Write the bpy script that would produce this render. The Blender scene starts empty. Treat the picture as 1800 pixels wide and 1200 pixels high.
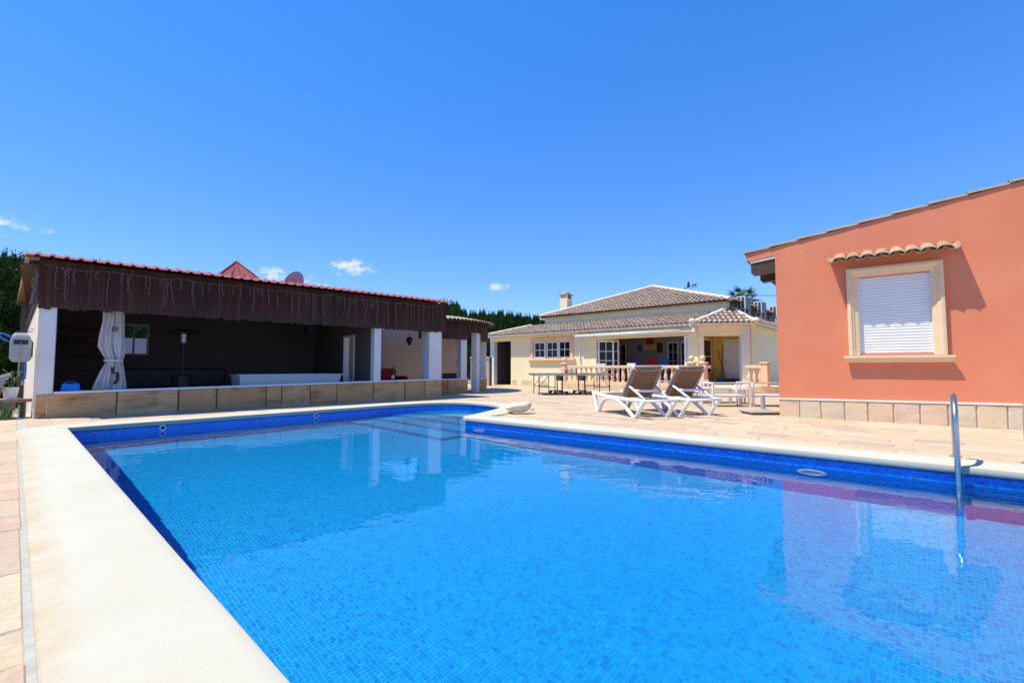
import bpy, bmesh, math, random
import numpy as np
from mathutils import Vector, Matrix
from mathutils import noise as mnoise
from mathutils.geometry import tessellate_polygon
R = math.radians
random.seed(7)
sc = bpy.context.scene
col = sc.collection

# ------------------------------------------------------------------ camera
cam_d = bpy.data.cameras.new('camera')
cam = bpy.data.objects.new('camera', cam_d)
col.objects.link(cam)
cam_d.sensor_width = 36.0
cam_d.lens = 36.0 * 810 / 1800
cam_d.clip_start = 0.05
cam_d.clip_end = 5000
cam.location = (0, 0, 1.0)
cam.rotation_euler = (math.pi / 2 + math.atan2(45, 810), 0, 0)
sc.camera = cam

# ------------------------------------------------------------------ light
SUN_AZ, SUN_EL = 191.0, 66.0          # where the sun stands (math azimuth, elevation)
world = bpy.data.worlds.new('World')
sc.world = world
world.use_nodes = True
wn, wl = world.node_tree.nodes, world.node_tree.links
wn.clear()
w_out = wn.new('ShaderNodeOutputWorld')
w_bg = wn.new('ShaderNodeBackground')
w_bg.inputs['Strength'].default_value = 0.15
sky = wn.new('ShaderNodeTexSky')
sky.sky_type = 'NISHITA'
sky.sun_disc = False
sky.sun_elevation = R(SUN_EL)
sky.sun_rotation = R(90 - SUN_AZ)
sky.altitude = 0
sky.air_density = 1.0
sky.dust_density = 0.05
sky.ozone_density = 3.0
sky_sat = wn.new('ShaderNodeHueSaturation')
sky_sat.inputs['Hue'].default_value = 0.505
sky_sat.inputs['Saturation'].default_value = 1.37
sky_sat.inputs['Value'].default_value = 1.0
wl.new(sky.outputs[0], sky_sat.inputs['Color'])
sky_gam = wn.new('ShaderNodeGamma')            # softer fall-off from horizon to zenith
sky_gam.inputs['Gamma'].default_value = 0.64
wl.new(sky_sat.outputs[0], sky_gam.inputs['Color'])
sky_tint = wn.new('ShaderNodeMix'); sky_tint.data_type = 'RGBA'; sky_tint.blend_type = 'MULTIPLY'
sky_tint.inputs['Factor'].default_value = 1.0
sky_tint.inputs['B'].default_value = (0.88, 1.16, 1.80, 1)
wl.new(sky_gam.outputs[0], sky_tint.inputs['A'])
# a few fair-weather clouds: soft blobs at fixed directions, broken up by noise
geo = wn.new('ShaderNodeTexCoord')
nz = wn.new('ShaderNodeTexNoise')
nz.inputs['Scale'].default_value = 34.0
nz.inputs['Detail'].default_value = 7.0
nz.inputs['Roughness'].default_value = 0.68
mp = wn.new('ShaderNodeMapping')
mp.inputs['Scale'].default_value = (1, 1, 1.9)
wl.new(geo.outputs['Generated'], mp.inputs['Vector'])
wl.new(mp.outputs[0], nz.inputs['Vector'])
def pix_dir(px, py):
    p = math.atan2(45, 810)
    x, z = (px - 900) / 810, (600 - py) / 810
    return Vector((x, math.cos(p) - math.sin(p) * z, math.sin(p) + math.cos(p) * z)).normalized()
def wmath(op, a, b=None):
    n = wn.new('ShaderNodeMath'); n.operation = op
    for k, v in ((0, a), (1, b)):
        if v is None: continue
        if isinstance(v, (int, float)): n.inputs[k].default_value = v
        else: wl.new(v, n.inputs[k])
    return n.outputs[0]
def wvec(op, a, b):
    n = wn.new('ShaderNodeVectorMath'); n.operation = op
    for k, v in ((0, a), (1, b)):
        if hasattr(v, 'is_output'): wl.new(v, n.inputs[k])
        else: n.inputs[k].default_value = v
    return n
# (direction, half width, half height, strength)
CLOUDS = [(pix_dir(14, 396), .050, .034, .80), (pix_dir(72, 404), .060, .014, .62), (pix_dir(478, 484), .050, .024, .95),
          (pix_dir(530, 500), .085, .026, .80), (pix_dir(618, 471), .070, .026, .98),
          (pix_dir(872, 502), .038, .020, .85), (pix_dir(1715, 250), .05, .012, .10)]
for k in range(9):      # the same kind of clouds in the part of the sky behind the camera
    a = R(200 + 17 * k + 9 * (k % 2))
    e = R(9 + (k * 5) % 13)
    CLOUDS.append((Vector((math.cos(a) * math.cos(e), math.sin(a) * math.cos(e), math.sin(e))), .05 + .01 * (k % 3), .02, .9))
total = None
for d, hw, hh, st in CLOUDS:
    h = Vector((d.y, -d.x, 0)).normalized()
    up = h.cross(d)
    rel = wvec('SUBTRACT', geo.outputs['Generated'], d).outputs['Vector']
    a = wmath('DIVIDE', wvec('DOT_PRODUCT', rel, h).outputs['Value'], hw)
    b = wmath('DIVIDE', wvec('DOT_PRODUCT', rel, up).outputs['Value'], hh)
    f = wmath('DIVIDE', wvec('DOT_PRODUCT', rel, d).outputs['Value'], .4)
    q = wmath('ADD', wmath('ADD', wmath('MULTIPLY', a, a), wmath('MULTIPLY', b, b)), wmath('MULTIPLY', f, f))
    m = wmath('MULTIPLY', wmath('MAXIMUM', wmath('SUBTRACT', 1.0, q), 0.0), st)
    total = m if total is None else wmath('MAXIMUM', total, m)
cl = wmath('MULTIPLY', wmath('ADD', wmath('MULTIPLY', total, 0.62), wmath('MULTIPLY', wmath('SUBTRACT', nz.outputs['Fac'], 0.66), 1.9)), wmath('MINIMUM', wmath('MULTIPLY', total, 6.0), 1.0))
mr = wn.new('ShaderNodeMapRange')
mr.inputs['From Min'].default_value = 0.0
mr.inputs['From Max'].default_value = 0.62
mr.interpolation_type = 'SMOOTHSTEP'
wl.new(cl, mr.inputs['Value'])
mx = wn.new('ShaderNodeMix'); mx.data_type = 'RGBA'
wl.new(wmath('MULTIPLY', mr.outputs[0], 0.85), mx.inputs['Factor'])
wl.new(sky_tint.outputs['Result'], mx.inputs['A'])
mx.inputs['B'].default_value = (4.5, 4.6, 4.8, 1)
wl.new(mx.outputs['Result'], w_bg.inputs['Color'])
wl.new(w_bg.outputs[0], w_out.inputs['Surface'])

sun_d = bpy.data.lights.new('sun', 'SUN')
sun_d.energy = 3.9
sun_d.angle = R(0.53)
sun_d.color = (1.0, 0.985, 0.87)
sun = bpy.data.objects.new('sun', sun_d)
col.objects.link(sun)
sv = Vector((math.cos(R(SUN_AZ)) * math.cos(R(SUN_EL)), math.sin(R(SUN_AZ)) * math.cos(R(SUN_EL)), math.sin(R(SUN_EL))))
sun.rotation_euler = (-sv).to_track_quat('-Z', 'Y').to_euler()
sun.location = (-20, -5, 40)
sun_d.cycles.is_caustics_light = True      # let the sun refract through the pool water

vs = sc.view_settings
vs.view_transform = 'Standard'
vs.look = 'None'
vs.exposure = 0.6
vs.gamma = 1.0
vs.use_curve_mapping = False
sc.render.engine = 'CYCLES'
sc.cycles.use_denoising = True
sc.cycles.max_bounces = 9
sc.cycles.diffuse_bounces = 4
sc.cycles.glossy_bounces = 4
sc.cycles.transmission_bounces = 6
sc.cycles.transparent_max_bounces = 12
sc.cycles.caustics_refractive = True
sc.cycles.caustics_reflective = False
sc.cycles.sample_clamp_indirect = 6.0
sc.cycles.blur_glossy = 0.4

# ------------------------------------------------------------------ helpers
class MB:
    """collects simple shapes; build() links them as one mesh object"""
    def __init__(s):
        s.v, s.f = [], []
    def add(s, vs_, fs_):
        o = len(s.v)
        s.v.extend(tuple(p) for p in vs_)
        s.f.extend(tuple(o + i for i in q) for q in fs_)
        return s
    def box(s, x0, x1, y0, y1, z0, z1):
        return s.add([(x0, y0, z0), (x1, y0, z0), (x1, y1, z0), (x0, y1, z0), (x0, y0, z1), (x1, y0, z1), (x1, y1, z1), (x0, y1, z1)],
                     [(0, 3, 2, 1), (4, 5, 6, 7), (0, 1, 5, 4), (1, 2, 6, 5), (2, 3, 7, 6), (3, 0, 4, 7)])
    def prism(s, poly, z0, z1):
        """vertical prism over a simple polygon (counter-clockwise)"""
        n = len(poly)
        vs_ = [(p[0], p[1], z0) for p in poly] + [(p[0], p[1], z1) for p in poly]
        fs = [(i, (i + 1) % n, n + (i + 1) % n, n + i) for i in range(n)]
        tri = tessellate_polygon([[Vector((p[0], p[1], 0)) for p in poly]])
        fs += [tuple(n + i for i in t) for t in tri] + [tuple(reversed(t)) for t in tri]
        return s.add(vs_, fs)
    def extrude(s, prof, axis, a, b):
        """profile polygon (p, q) swept along axis 'x' or 'y' from a to b; p is the other horizontal axis, q is z"""
        n = len(prof)
        def P(p, q, t): return (t, p, q) if axis == 'x' else (p, t, q)
        vs_ = [P(p, q, a) for p, q in prof] + [P(p, q, b) for p, q in prof]
        fs = [(i, (i + 1) % n, n + (i + 1) % n, n + i) for i in range(n)]
        tri = tessellate_polygon([[Vector((p, q, 0)) for p, q in prof]])
        fs += [tuple(n + i for i in t) for t in tri] + [tuple(reversed(t)) for t in tri]
        return s.add(vs_, fs)
    def tube(s, pts, r, n=8, caps=True, flat=None):
        pts = [Vector(p) for p in pts]
        m = len(pts)
        rr = r if isinstance(r, (list, tuple)) else [r] * m
        up = None
        vs_, fs = [], []
        for i, p in enumerate(pts):
            t = (pts[min(i + 1, m - 1)] - pts[max(i - 1, 0)]).normalized()
            if up is None:
                up = Vector((0, 0, 1)) if abs(t.z) < .9 else Vector((1, 0, 0))
            a = t.cross(up)
            if a.length < 1e-5: a = t.cross(Vector((0, 1, 0)))
            a.normalize(); b = a.cross(t).normalized(); up = b
            for k in range(n):
                an = 2 * math.pi * (k + .5) / n
                fa, fb = (1, 1) if flat is None else flat
                vs_.append(p + a * math.cos(an) * rr[i] * fa + b * math.sin(an) * rr[i] * fb)
        for i in range(m - 1):
            for k in range(n):
                fs.append((i * n + k, i * n + (k + 1) % n, (i + 1) * n + (k + 1) % n, (i + 1) * n + k))
        if caps:
            fs.append(tuple(reversed(range(n)))); fs.append(tuple((m - 1) * n + k for k in range(n)))
        return s.add(vs_, fs)
    def lathe(s, prof, c=(0, 0, 0), n=12):
        m = len(prof)
        vs_, fs = [], []
        for r_, z in prof:
            for k in range(n):
                an = 2 * math.pi * k / n
                vs_.append((c[0] + r_ * math.cos(an), c[1] + r_ * math.sin(an), c[2] + z))
        for i in range(m - 1):
            for k in range(n):
                fs.append((i * n + k, i * n + (k + 1) % n, (i + 1) * n + (k + 1) % n, (i + 1) * n + k))
        fs.append(tuple(reversed(range(n)))); fs.append(tuple((m - 1) * n + k for k in range(n)))
        return s.add(vs_, fs)
    def sphere(s, c, r, n=12, m=7):
        rx, ry, rz = r if isinstance(r, (tuple, list)) else (r, r, r)
        vs_, fs = [], []
        for i in range(m + 1):
            th = math.pi * (i + .001) / (m + .002)
            for k in range(n):
                an = 2 * math.pi * k / n
                vs_.append((c[0] + rx * math.sin(th) * math.cos(an), c[1] + ry * math.sin(th) * math.sin(an), c[2] + rz * math.cos(th)))
        for i in range(m):
            for k in range(n):
                fs.append((i * n + k, (i + 1) * n + k, (i + 1) * n + (k + 1) % n, i * n + (k + 1) % n))
        return s.add(vs_, fs)
    def quad(s, a, b, c, d):
        return s.add([a, b, c, d], [(0, 1, 2, 3)])
    def mesh(s, name, mat, smooth=False, bevel=0.0):
        me = bpy.data.meshes.new(name)
        me.from_pydata(s.v, [], s.f)
        if bevel > 0:
            bm = bmesh.new(); bm.from_mesh(me)
            bmesh.ops.remove_doubles(bm, verts=bm.verts, dist=1e-5)
            ed = [e for e in bm.edges if len(e.link_faces) == 2 and e.calc_face_angle(0) > .6]
            bmesh.ops.bevel(bm, geom=ed, offset=bevel, segments=1, affect='EDGES')
            bm.to_mesh(me); bm.free()
        if mat is not None: me.materials.append(mat)
        if smooth: me.polygons.foreach_set('use_smooth', [True] * len(me.polygons))
        me.update()
        return me
    def build(s, name, mat, parent=None, smooth=False, bevel=0.0, kind=None):
        return link(name, s.mesh(name, mat, smooth, bevel), parent, kind)

def link(name, me, parent=None, kind=None):
    o = bpy.data.objects.new(name, me)
    col.objects.link(o)
    if parent is not None: o.parent = parent
    if kind: o['kind'] = kind
    return o
def empty(name, loc, rz=0.0):
    o = bpy.data.objects.new(name, None)
    col.objects.link(o)
    o.location = loc; o.rotation_euler = (0, 0, rz); o.empty_display_size = .2
    return o
def tag(o, label, cat, group=None):
    o['label'] = label; o['category'] = cat
    if group: o['group'] = group
    return o
def copy_tree(o, parent=None):
    c = o.copy(); col.objects.link(c)
    if parent is not None: c.parent = parent
    for ch in [x for x in bpy.data.objects if x.parent == o]: copy_tree(ch, c)
    return c
def np_mesh(name, verts, quads, mat):
    """big quad mesh from numpy arrays"""
    me = bpy.data.meshes.new(name)
    me.vertices.add(len(verts)); me.vertices.foreach_set('co', np.asarray(verts, 'f').ravel())
    nq = len(quads)
    me.loops.add(nq * 4); me.loops.foreach_set('vertex_index', np.asarray(quads, 'i').ravel())
    me.polygons.add(nq)
    me.polygons.foreach_set('loop_start', np.arange(nq, dtype='i') * 4)
    me.polygons.foreach_set('loop_total', np.full(nq, 4, 'i'))
    me.update(calc_edges=True)
    if mat is not None: me.materials.append(mat)
    return me

# ------------------------------------------------------------------ materials
class NT:
    """tiny node helper"""
    def __init__(s, name):
        s.m = bpy.data.materials.new(name); s.m.use_nodes = True
        s.n, s.l = s.m.node_tree.nodes, s.m.node_tree.links
        s.b = s.n['Principled BSDF']
        s.tc = None
    def obj(s):
        if s.tc is None: s.tc = s.n.new('ShaderNodeTexCoord')
        return s.tc.outputs['Object']
    def pos(s):
        return s.n.new('ShaderNodeNewGeometry').outputs['Position']
    def noise(s, scale, detail=4, rough=.55, vec=None, stretch=None, dist=0.0):
        n = s.n.new('ShaderNodeTexNoise')
        n.inputs['Scale'].default_value = scale; n.inputs['Detail'].default_value = detail
        n.inputs['Roughness'].default_value = rough; n.inputs['Distortion'].default_value = dist
        v = vec or s.pos()
        if stretch:
            mp_ = s.n.new('ShaderNodeMapping'); mp_.inputs['Scale'].default_value = stretch
            s.l.new(v, mp_.inputs['Vector']); v = mp_.outputs[0]
        s.l.new(v, n.inputs['Vector'])
        return n.outputs['Fac']
    def ramp(s, fac, stops):
        r = s.n.new('ShaderNodeValToRGB')
        e = r.color_ramp.elements
        e[0].position, e[0].color = stops[0][0], (*stops[0][1], 1)
        e[1].position, e[1].color = stops[-1][0], (*stops[-1][1], 1)
        for p, c in stops[1:-1]:
            k = e.new(p); k.color = (*c, 1)
        s.l.new(fac, r.inputs['Fac'])
        return r.outputs['Color']
    def math(s, op, a, b=0.0, clamp=False):
        n = s.n.new('ShaderNodeMath'); n.operation = op; n.use_clamp = clamp
        for k, v in ((0, a), (1, b)):
            if isinstance(v, (int, float)): n.inputs[k].default_value = v
            else: s.l.new(v, n.inputs[k])
        return n.outputs[0]
    def mix(s, fac, a, b, mode='MIX'):
        n = s.n.new('ShaderNodeMix'); n.data_type = 'RGBA'; n.blend_type = mode
        for k, v in (('Factor', fac), ('A', a), ('B', b)):
            if isinstance(v, (int, float)): n.inputs[k].default_value = v
            elif isinstance(v, tuple): n.inputs[k].default_value = (*v, 1)
            else: s.l.new(v, n.inputs[k])
        return n.outputs['Result']
    def rnd(s):
        """random per object and per loose piece"""
        a = s.n.new('ShaderNodeObjectInfo').outputs['Random']
        b = s.n.new('ShaderNodeNewGeometry').outputs['Random Per Island']
        return s.math('FRACT', s.math('ADD', a, b))
    def rnd2(s, r, k):
        return s.math('FRACT', s.math('MULTIPLY', r, k))
    def bump(s, h, strength=.3, dist=.01):
        b = s.n.new('ShaderNodeBump'); b.inputs['Strength'].default_value = strength; b.inputs['Distance'].default_value = dist
        s.l.new(h, b.inputs['Height']); s.l.new(b.outputs[0], s.b.inputs['Normal'])
        return s
    def out(s, color=None, rough=.6, metal=0.0, spec=.4, **kw):
        if color is not None:
            if isinstance(color, tuple): s.b.inputs['Base Color'].default_value = (*color, 1)
            else: s.l.new(color, s.b.inputs['Base Color'])
        if isinstance(rough, (int, float)): s.b.inputs['Roughness'].default_value = rough
        else: s.l.new(rough, s.b.inputs['Roughness'])
        s.b.inputs['Metallic'].default_value = metal
        s.b.inputs['Specular IOR Level'].default_value = spec
        for k, v in kw.items(): s.b.inputs[k].default_value = v
        return s.m

def plain(name, c, rough=.6, metal=0.0, var=.12, scale=6.0, bump=0.0, bscale=60.0, spec=.4):
    t = NT(name)
    n = t.noise(scale, 5, .6)
    lo = tuple(x * (1 - var) for x in c); hi = tuple(min(1, x * (1 + var)) for x in c)
    colr = t.ramp(n, [(.3, lo), (.7, hi)])
    if bump: t.bump(t.noise(bscale, 4, .6), bump, .006)
    return t.out(colr, rough, metal, spec)

M = {}
def m_coping():
    t = NT('rough cast coping')
    big = t.noise(1.1, 5, .6)
    c = t.ramp(big, [(.3, (.525, .46, .335)), (.5, (.55, .495, .38)), (.7, (.565, .515, .41))])
    st = t.noise(3.0, 6, .7)
    c = t.mix(t.math('MULTIPLY', t.math('SUBTRACT', st, .60, True), 1.3, True), c, (.48, .35, .22))
    sp = t.noise(160, 2, .5)
    c = t.mix(t.math('MULTIPLY', t.math('SUBTRACT', sp, .64, True), 2.0, True), c, (.34, .28, .22))
    at_ = t.n.new('ShaderNodeAttribute'); at_.attribute_name = 'rim'
    edge = t.math('MULTIPLY', t.math('SUBTRACT', at_.outputs['Fac'], .72, True), 4.5, True)
    rust = t.math('MULTIPLY', edge, t.math('MULTIPLY', t.math('SUBTRACT', t.noise(2.6, 7, .7), .36, True), 3.2, True))
    c = t.mix(rust, c, (.52, .36, .20))
    lip = t.math('MULTIPLY', t.math('SUBTRACT', .06, at_.outputs['Fac'], True), t.math('MULTIPLY', t.math('SUBTRACT', t.noise(5, 6, .7), .42, True), 24.0, True), True)
    c = t.mix(lip, c, (.40, .36, .30))
    t.bump(t.noise(140, 5, .7), .45, .006)
    return t.out(c, .85, spec=.2)
M['coping'] = m_coping()
def m_stone(name, stops, streak=1.0, dark=(.50, .29, .18), pale=(.58, .48, .34)):
    t = NT(name)
    r = t.rnd()
    base = t.ramp(r, stops)
    off = t.n.new('ShaderNodeVectorMath'); off.operation = 'ADD'
    t.l.new(t.obj(), off.inputs[0])
    cmb = t.n.new('ShaderNodeCombineXYZ')
    t.l.new(t.math('MULTIPLY', r, 37.0), cmb.inputs[0]); t.l.new(t.math('MULTIPLY', r, 91.0), cmb.inputs[1]); t.l.new(t.math('MULTIPLY', r, 53.0), cmb.inputs[2])
    t.l.new(cmb.outputs[0], off.inputs[1])
    v = off.outputs[0]
    n1 = t.noise(2.0, 4, .55, vec=v, stretch=(1, 3.2, 2.2), dist=.35)
    c = t.mix(t.math('MULTIPLY', t.math('SUBTRACT', n1, .49, True), 4.0 * streak, True), base, dark)
    n2 = t.noise(5, 5, .6, vec=v)
    c = t.mix(t.math('MULTIPLY', t.math('SUBTRACT', n2, .52, True), 2.4, True), c, pale)
    n3 = t.noise(30, 4, .7, vec=v)
    c = t.mix(.22, c, t.ramp(n3, [(.3, (.30, .25, .20)), (.65, (.80, .72, .62))]), 'OVERLAY')
    t.bump(t.noise(14, 8, .7, vec=v, stretch=(1, 2, 1)), .35, .012)
    return t.out(c, .72, spec=.25)
M['flag'] = m_stone('sandstone flag', [(0, (.51, .375, .235)), (.2, (.55, .44, .295)), (.4, (.51, .355, .235)), (.6, (.56, .455, .315)), (.72, (.47, .34, .235)), (.8, (.53, .43, .28)), (.86, (.54, .40, .28)), (.92, (.42, .29, .21)), (.96, (.40, .33, .28)), (1, (.48, .33, .24))], .75)
M['slab'] = m_stone('sandstone cladding', [(0, (.70, .53, .30)), (.22, (.70, .50, .38)), (.4, (.60, .56, .42)), (.6, (.72, .52, .32)), (.8, (.68, .56, .40)), (1, (.72, .48, .32))], .55)
M['slab_brown'] = m_stone('brown sandstone cladding', [(0, (.60, .36, .165)), (.3, (.52, .29, .13)), (.6, (.62, .41, .205)), (1, (.50, .26, .11))], .9, (.30, .13, .05), (.62, .45, .25))
M['grout'] = plain('cement grout', (.45, .39, .32), .9, var=.15, scale=9, bump=.3)
def m_mosaic(name, stops):
    t = NT(name)
    r = t.rnd()
    c = t.ramp(r, stops)
    t.bump(t.noise(60, 2, .5), .12, .002)
    return t.out(c, .22, spec=.5)
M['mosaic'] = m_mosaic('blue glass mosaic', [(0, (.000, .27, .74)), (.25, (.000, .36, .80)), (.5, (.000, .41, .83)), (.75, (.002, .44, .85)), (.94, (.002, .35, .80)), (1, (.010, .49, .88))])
M['mosaic_grout'] = plain('mosaic grout', (.15, .54, .85), .8, var=.1)
def m_water():
    m = bpy.data.materials.new('pool water'); m.use_nodes = True
    n, l = m.node_tree.nodes, m.node_tree.links
    n.clear()
    o = n.new('ShaderNodeOutputMaterial')
    g_ = n.new('ShaderNodeBsdfGlass'); g_.inputs['IOR'].default_value = 1.333; g_.inputs['Roughness'].default_value = 0.0
    g_.inputs['Color'].default_value = (.97, .99, 1, 1)
    ge = n.new('ShaderNodeNewGeometry')
    mp_ = n.new('ShaderNodeMapping'); mp_.inputs['Rotation'].default_value = (0, 0, R(25)); mp_.inputs['Scale'].default_value = (1.0, 1.5, 1)
    l.new(ge.outputs['Position'], mp_.inputs['Vector'])
    a = n.new('ShaderNodeTexNoise'); a.inputs['Scale'].default_value = 2.2; a.inputs['Detail'].default_value = 3.0; a.inputs['Roughness'].default_value = .5
    l.new(mp_.outputs[0], a.inputs['Vector'])
    b = n.new('ShaderNodeBump'); b.inputs['Strength'].default_value = .075; b.inputs['Distance'].default_value = .05
    l.new(a.outputs['Fac'], b.inputs['Height']); l.new(b.outputs[0], g_.inputs['Normal'])
    l.new(g_.outputs[0], o.inputs['Surface'])
    return m
M['water'] = m_water()

# ------------------------------------------------------------------ the pool
def lerp(a, b, t): return (a[0] + (b[0] - a[0]) * t, a[1] + (b[1] - a[1]) * t)
UA = Vector((math.cos(R(-42.2)), math.sin(R(-42.2))))     # along the long sides of the pool, towards the camera
VA = Vector((-UA.y, UA.x))                                # across it, away from the camera
COP_Z, LIP_Z, WATER_Z, FLOOR_Z = .03, -.045, -.155, -1.45
def chaikin(pts, it=2):
    for _ in range(it):
        out = [pts[0]]
        for a, b in zip(pts, pts[1:]): out += [lerp(a, b, .25), lerp(a, b, .75)]
        out.append(pts[-1]); pts = out
    return pts
C_FL, C_NL, C_NR, C_R = (-7.19, 7.50), (2.0, -1.0), (5.98, 3.30), (-.95, 9.07)
bay = chaikin([(-.80, 8.93), (-.97, 9.09), (-.95, 9.22), (-.72, 9.80), (-.383, 10.78), (-.26, 11.35), (-.42, 11.95), (-.72, 12.38), (-1.25, 12.82), (-1.75, 12.86), (-2.35, 12.62), (-3.02, 12.1)], 2)
far_edge = [lerp((-3.02, 12.1), (-7.05, 7.64), t) for t in np.linspace(.06, 1, 14)]
corner = chaikin([(-7.05, 7.64), (-7.19, 7.50), (-7.06, 7.40)], 2)[1:]
left_edge = [lerp((-7.06, 7.40), C_NL, t) for t in np.linspace(.04, 1, 24)]
near_edge = [lerp(C_NL, C_NR, t) for t in np.linspace(.1, 1, 10)]
right_edge = [lerp(C_NR, (-.80, 8.93), t) for t in np.linspace(.05, .97, 22)]
OUT = bay + far_edge + corner + left_edge + near_edge + right_edge      # inner rim of the coping, counter-clockwise
NP_ = len(OUT)
def offset(poly, d):
    """outline moved outwards by d"""
    n = len(poly); res = []
    for i in range(n):
        a, b, c = Vector(poly[i - 1]), Vector(poly[i]), Vector(poly[(i + 1) % n])
        n1 = Vector((b.y - a.y, a.x - b.x)); n2 = Vector((c.y - b.y, b.x - c.x))
        n1.normalize(); n2.normalize()
        m = (n1 + n2)
        if m.length < .2: m = n1
        m.normalize()
        k = max(.55, m.dot(n1))
        res.append((b.x + m.x * d / k, b.y + m.y * d / k))
    return res
area = sum(OUT[i - 1][0] * OUT[i][1] - OUT[i][0] * OUT[i - 1][1] for i in range(NP_))
SGN = 1 if area > 0 else -1
def inside(poly, x, y):
    c = False; n = len(poly); j = n - 1
    for i in range(n):
        (xi, yi), (xj, yj) = poly[i], poly[j]
        if (yi > y) != (yj > y) and x < (xj - xi) * (y - yi) / (yj - yi) + xi: c = not c
        j = i
    return c
COPW = .58
def smooth_closed(poly, it, w=.5):
    for _ in range(it):
        n = len(poly)
        poly = [(poly[i][0] * (1 - w) + w * .5 * (poly[i - 1][0] + poly[(i + 1) % n][0]), poly[i][1] * (1 - w) + w * .5 * (poly[i - 1][1] + poly[(i + 1) % n][1])) for i in range(n)]
    return poly
# the coping's outer outline: offset, with the concave corner by the steps filled as in the photo
OUTER = offset(OUT, SGN * COPW)
_o2 = offset(OUT, SGN * .535)
_i0 = len(bay) + len(far_edge) + len(corner)
for _k in range(_i0, _i0 + len(left_edge)):
    _w = min(1, (_k - _i0 + 1) / 4)
    OUTER[_k] = lerp(OUTER[_k], _o2[_k], _w)
pool = empty('swimming_pool', (0, 0, 0))
tag(pool, 'long swimming pool lined with bright blue mosaic, broad cream coping around it', 'swimming pool')
for k in range(15):
    OUTER[k] = lerp((-.43, 9.35), (-.20, 9.62), k / 14)
def sub3(p, q, t, z): return (p[0] + (q[0] - p[0]) * t, p[1] + (q[1] - p[1]) * t, z)
def build_coping():
    b = MB()
    # cross-section: fraction across (0 = inner rim, 1 = outer edge), height; negative fraction = overhang is at 0
    sec = [(1.0, -.06), (1.0, .012), (.985, .024), (.9, COP_Z), (.5, COP_Z + .003), (.12, COP_Z), (.03, COP_Z - .001), (.010, COP_Z - .006), (.001, COP_Z - .018), (0, -.015), (.002, -.036), (.012, LIP_Z), (.07, LIP_Z), (.07, -.12)]
    vs_, fs = [], []
    rnd = random.Random(3)
    for i in range(NP_):
        for (t, z) in sec:
            w = .003 * mnoise.noise(Vector((OUT[i][0] * 1.3, OUT[i][1] * 1.3, t * 2)))
            vs_.append(sub3(OUT[i], OUTER[i], t, z + (w if -.03 < z else 0)))
    m = len(sec)
    for i in range(NP_):
        j = (i + 1) % NP_
        for k in range(m - 1):
            fs.append((i * m + k, j * m + k, j * m + k + 1, i * m + k + 1))
    b.add(vs_, fs)
    me = b.mesh('coping', M['coping'], smooth=True)
    me.set_sharp_from_angle(angle=R(32))
    ra = me.attributes.new('rim', 'FLOAT', 'POINT')
    ra.data.foreach_set('value', [t for _ in range(NP_) for (t, z) in sec])
    return link('coping', me, pool)
build_coping()

WALL = [sub3(OUT[i], OUTER[i], .07, 0)[:2] for i in range(NP_)]       # face of the basin wall, set back under the lip
PIT = .031
OUT_NP = np.array(WALL)
def inside_np(P, poly):
    x, y = P[:, 0], P[:, 1]
    c = np.zeros(len(P), bool); j = len(poly) - 1
    for i in range(len(poly)):
        xi, yi = poly[i]; xj, yj = poly[j]
        if yi != yj:
            c ^= ((yi > y) != (yj > y)) & (x < (xj - xi) * (y - yi) / (yj - yi) + xi)
        j = i
    return c
ua, va = np.array(UA), np.array(VA)
STEPS = [(5.55, -1.22), (6.15, -.98), (6.75, -.74), (7.35, -.50)]
STEP_S = -6.86            # the steps fill the pool from here to its far side
def floor_z(s, t):
    z = np.full(s.shape, FLOOR_Z)
    for t0, zz in STEPS: z = np.where((t > t0) & (s < STEP_S + (t > 6.05) * 2), zz, z)
    return z
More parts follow.
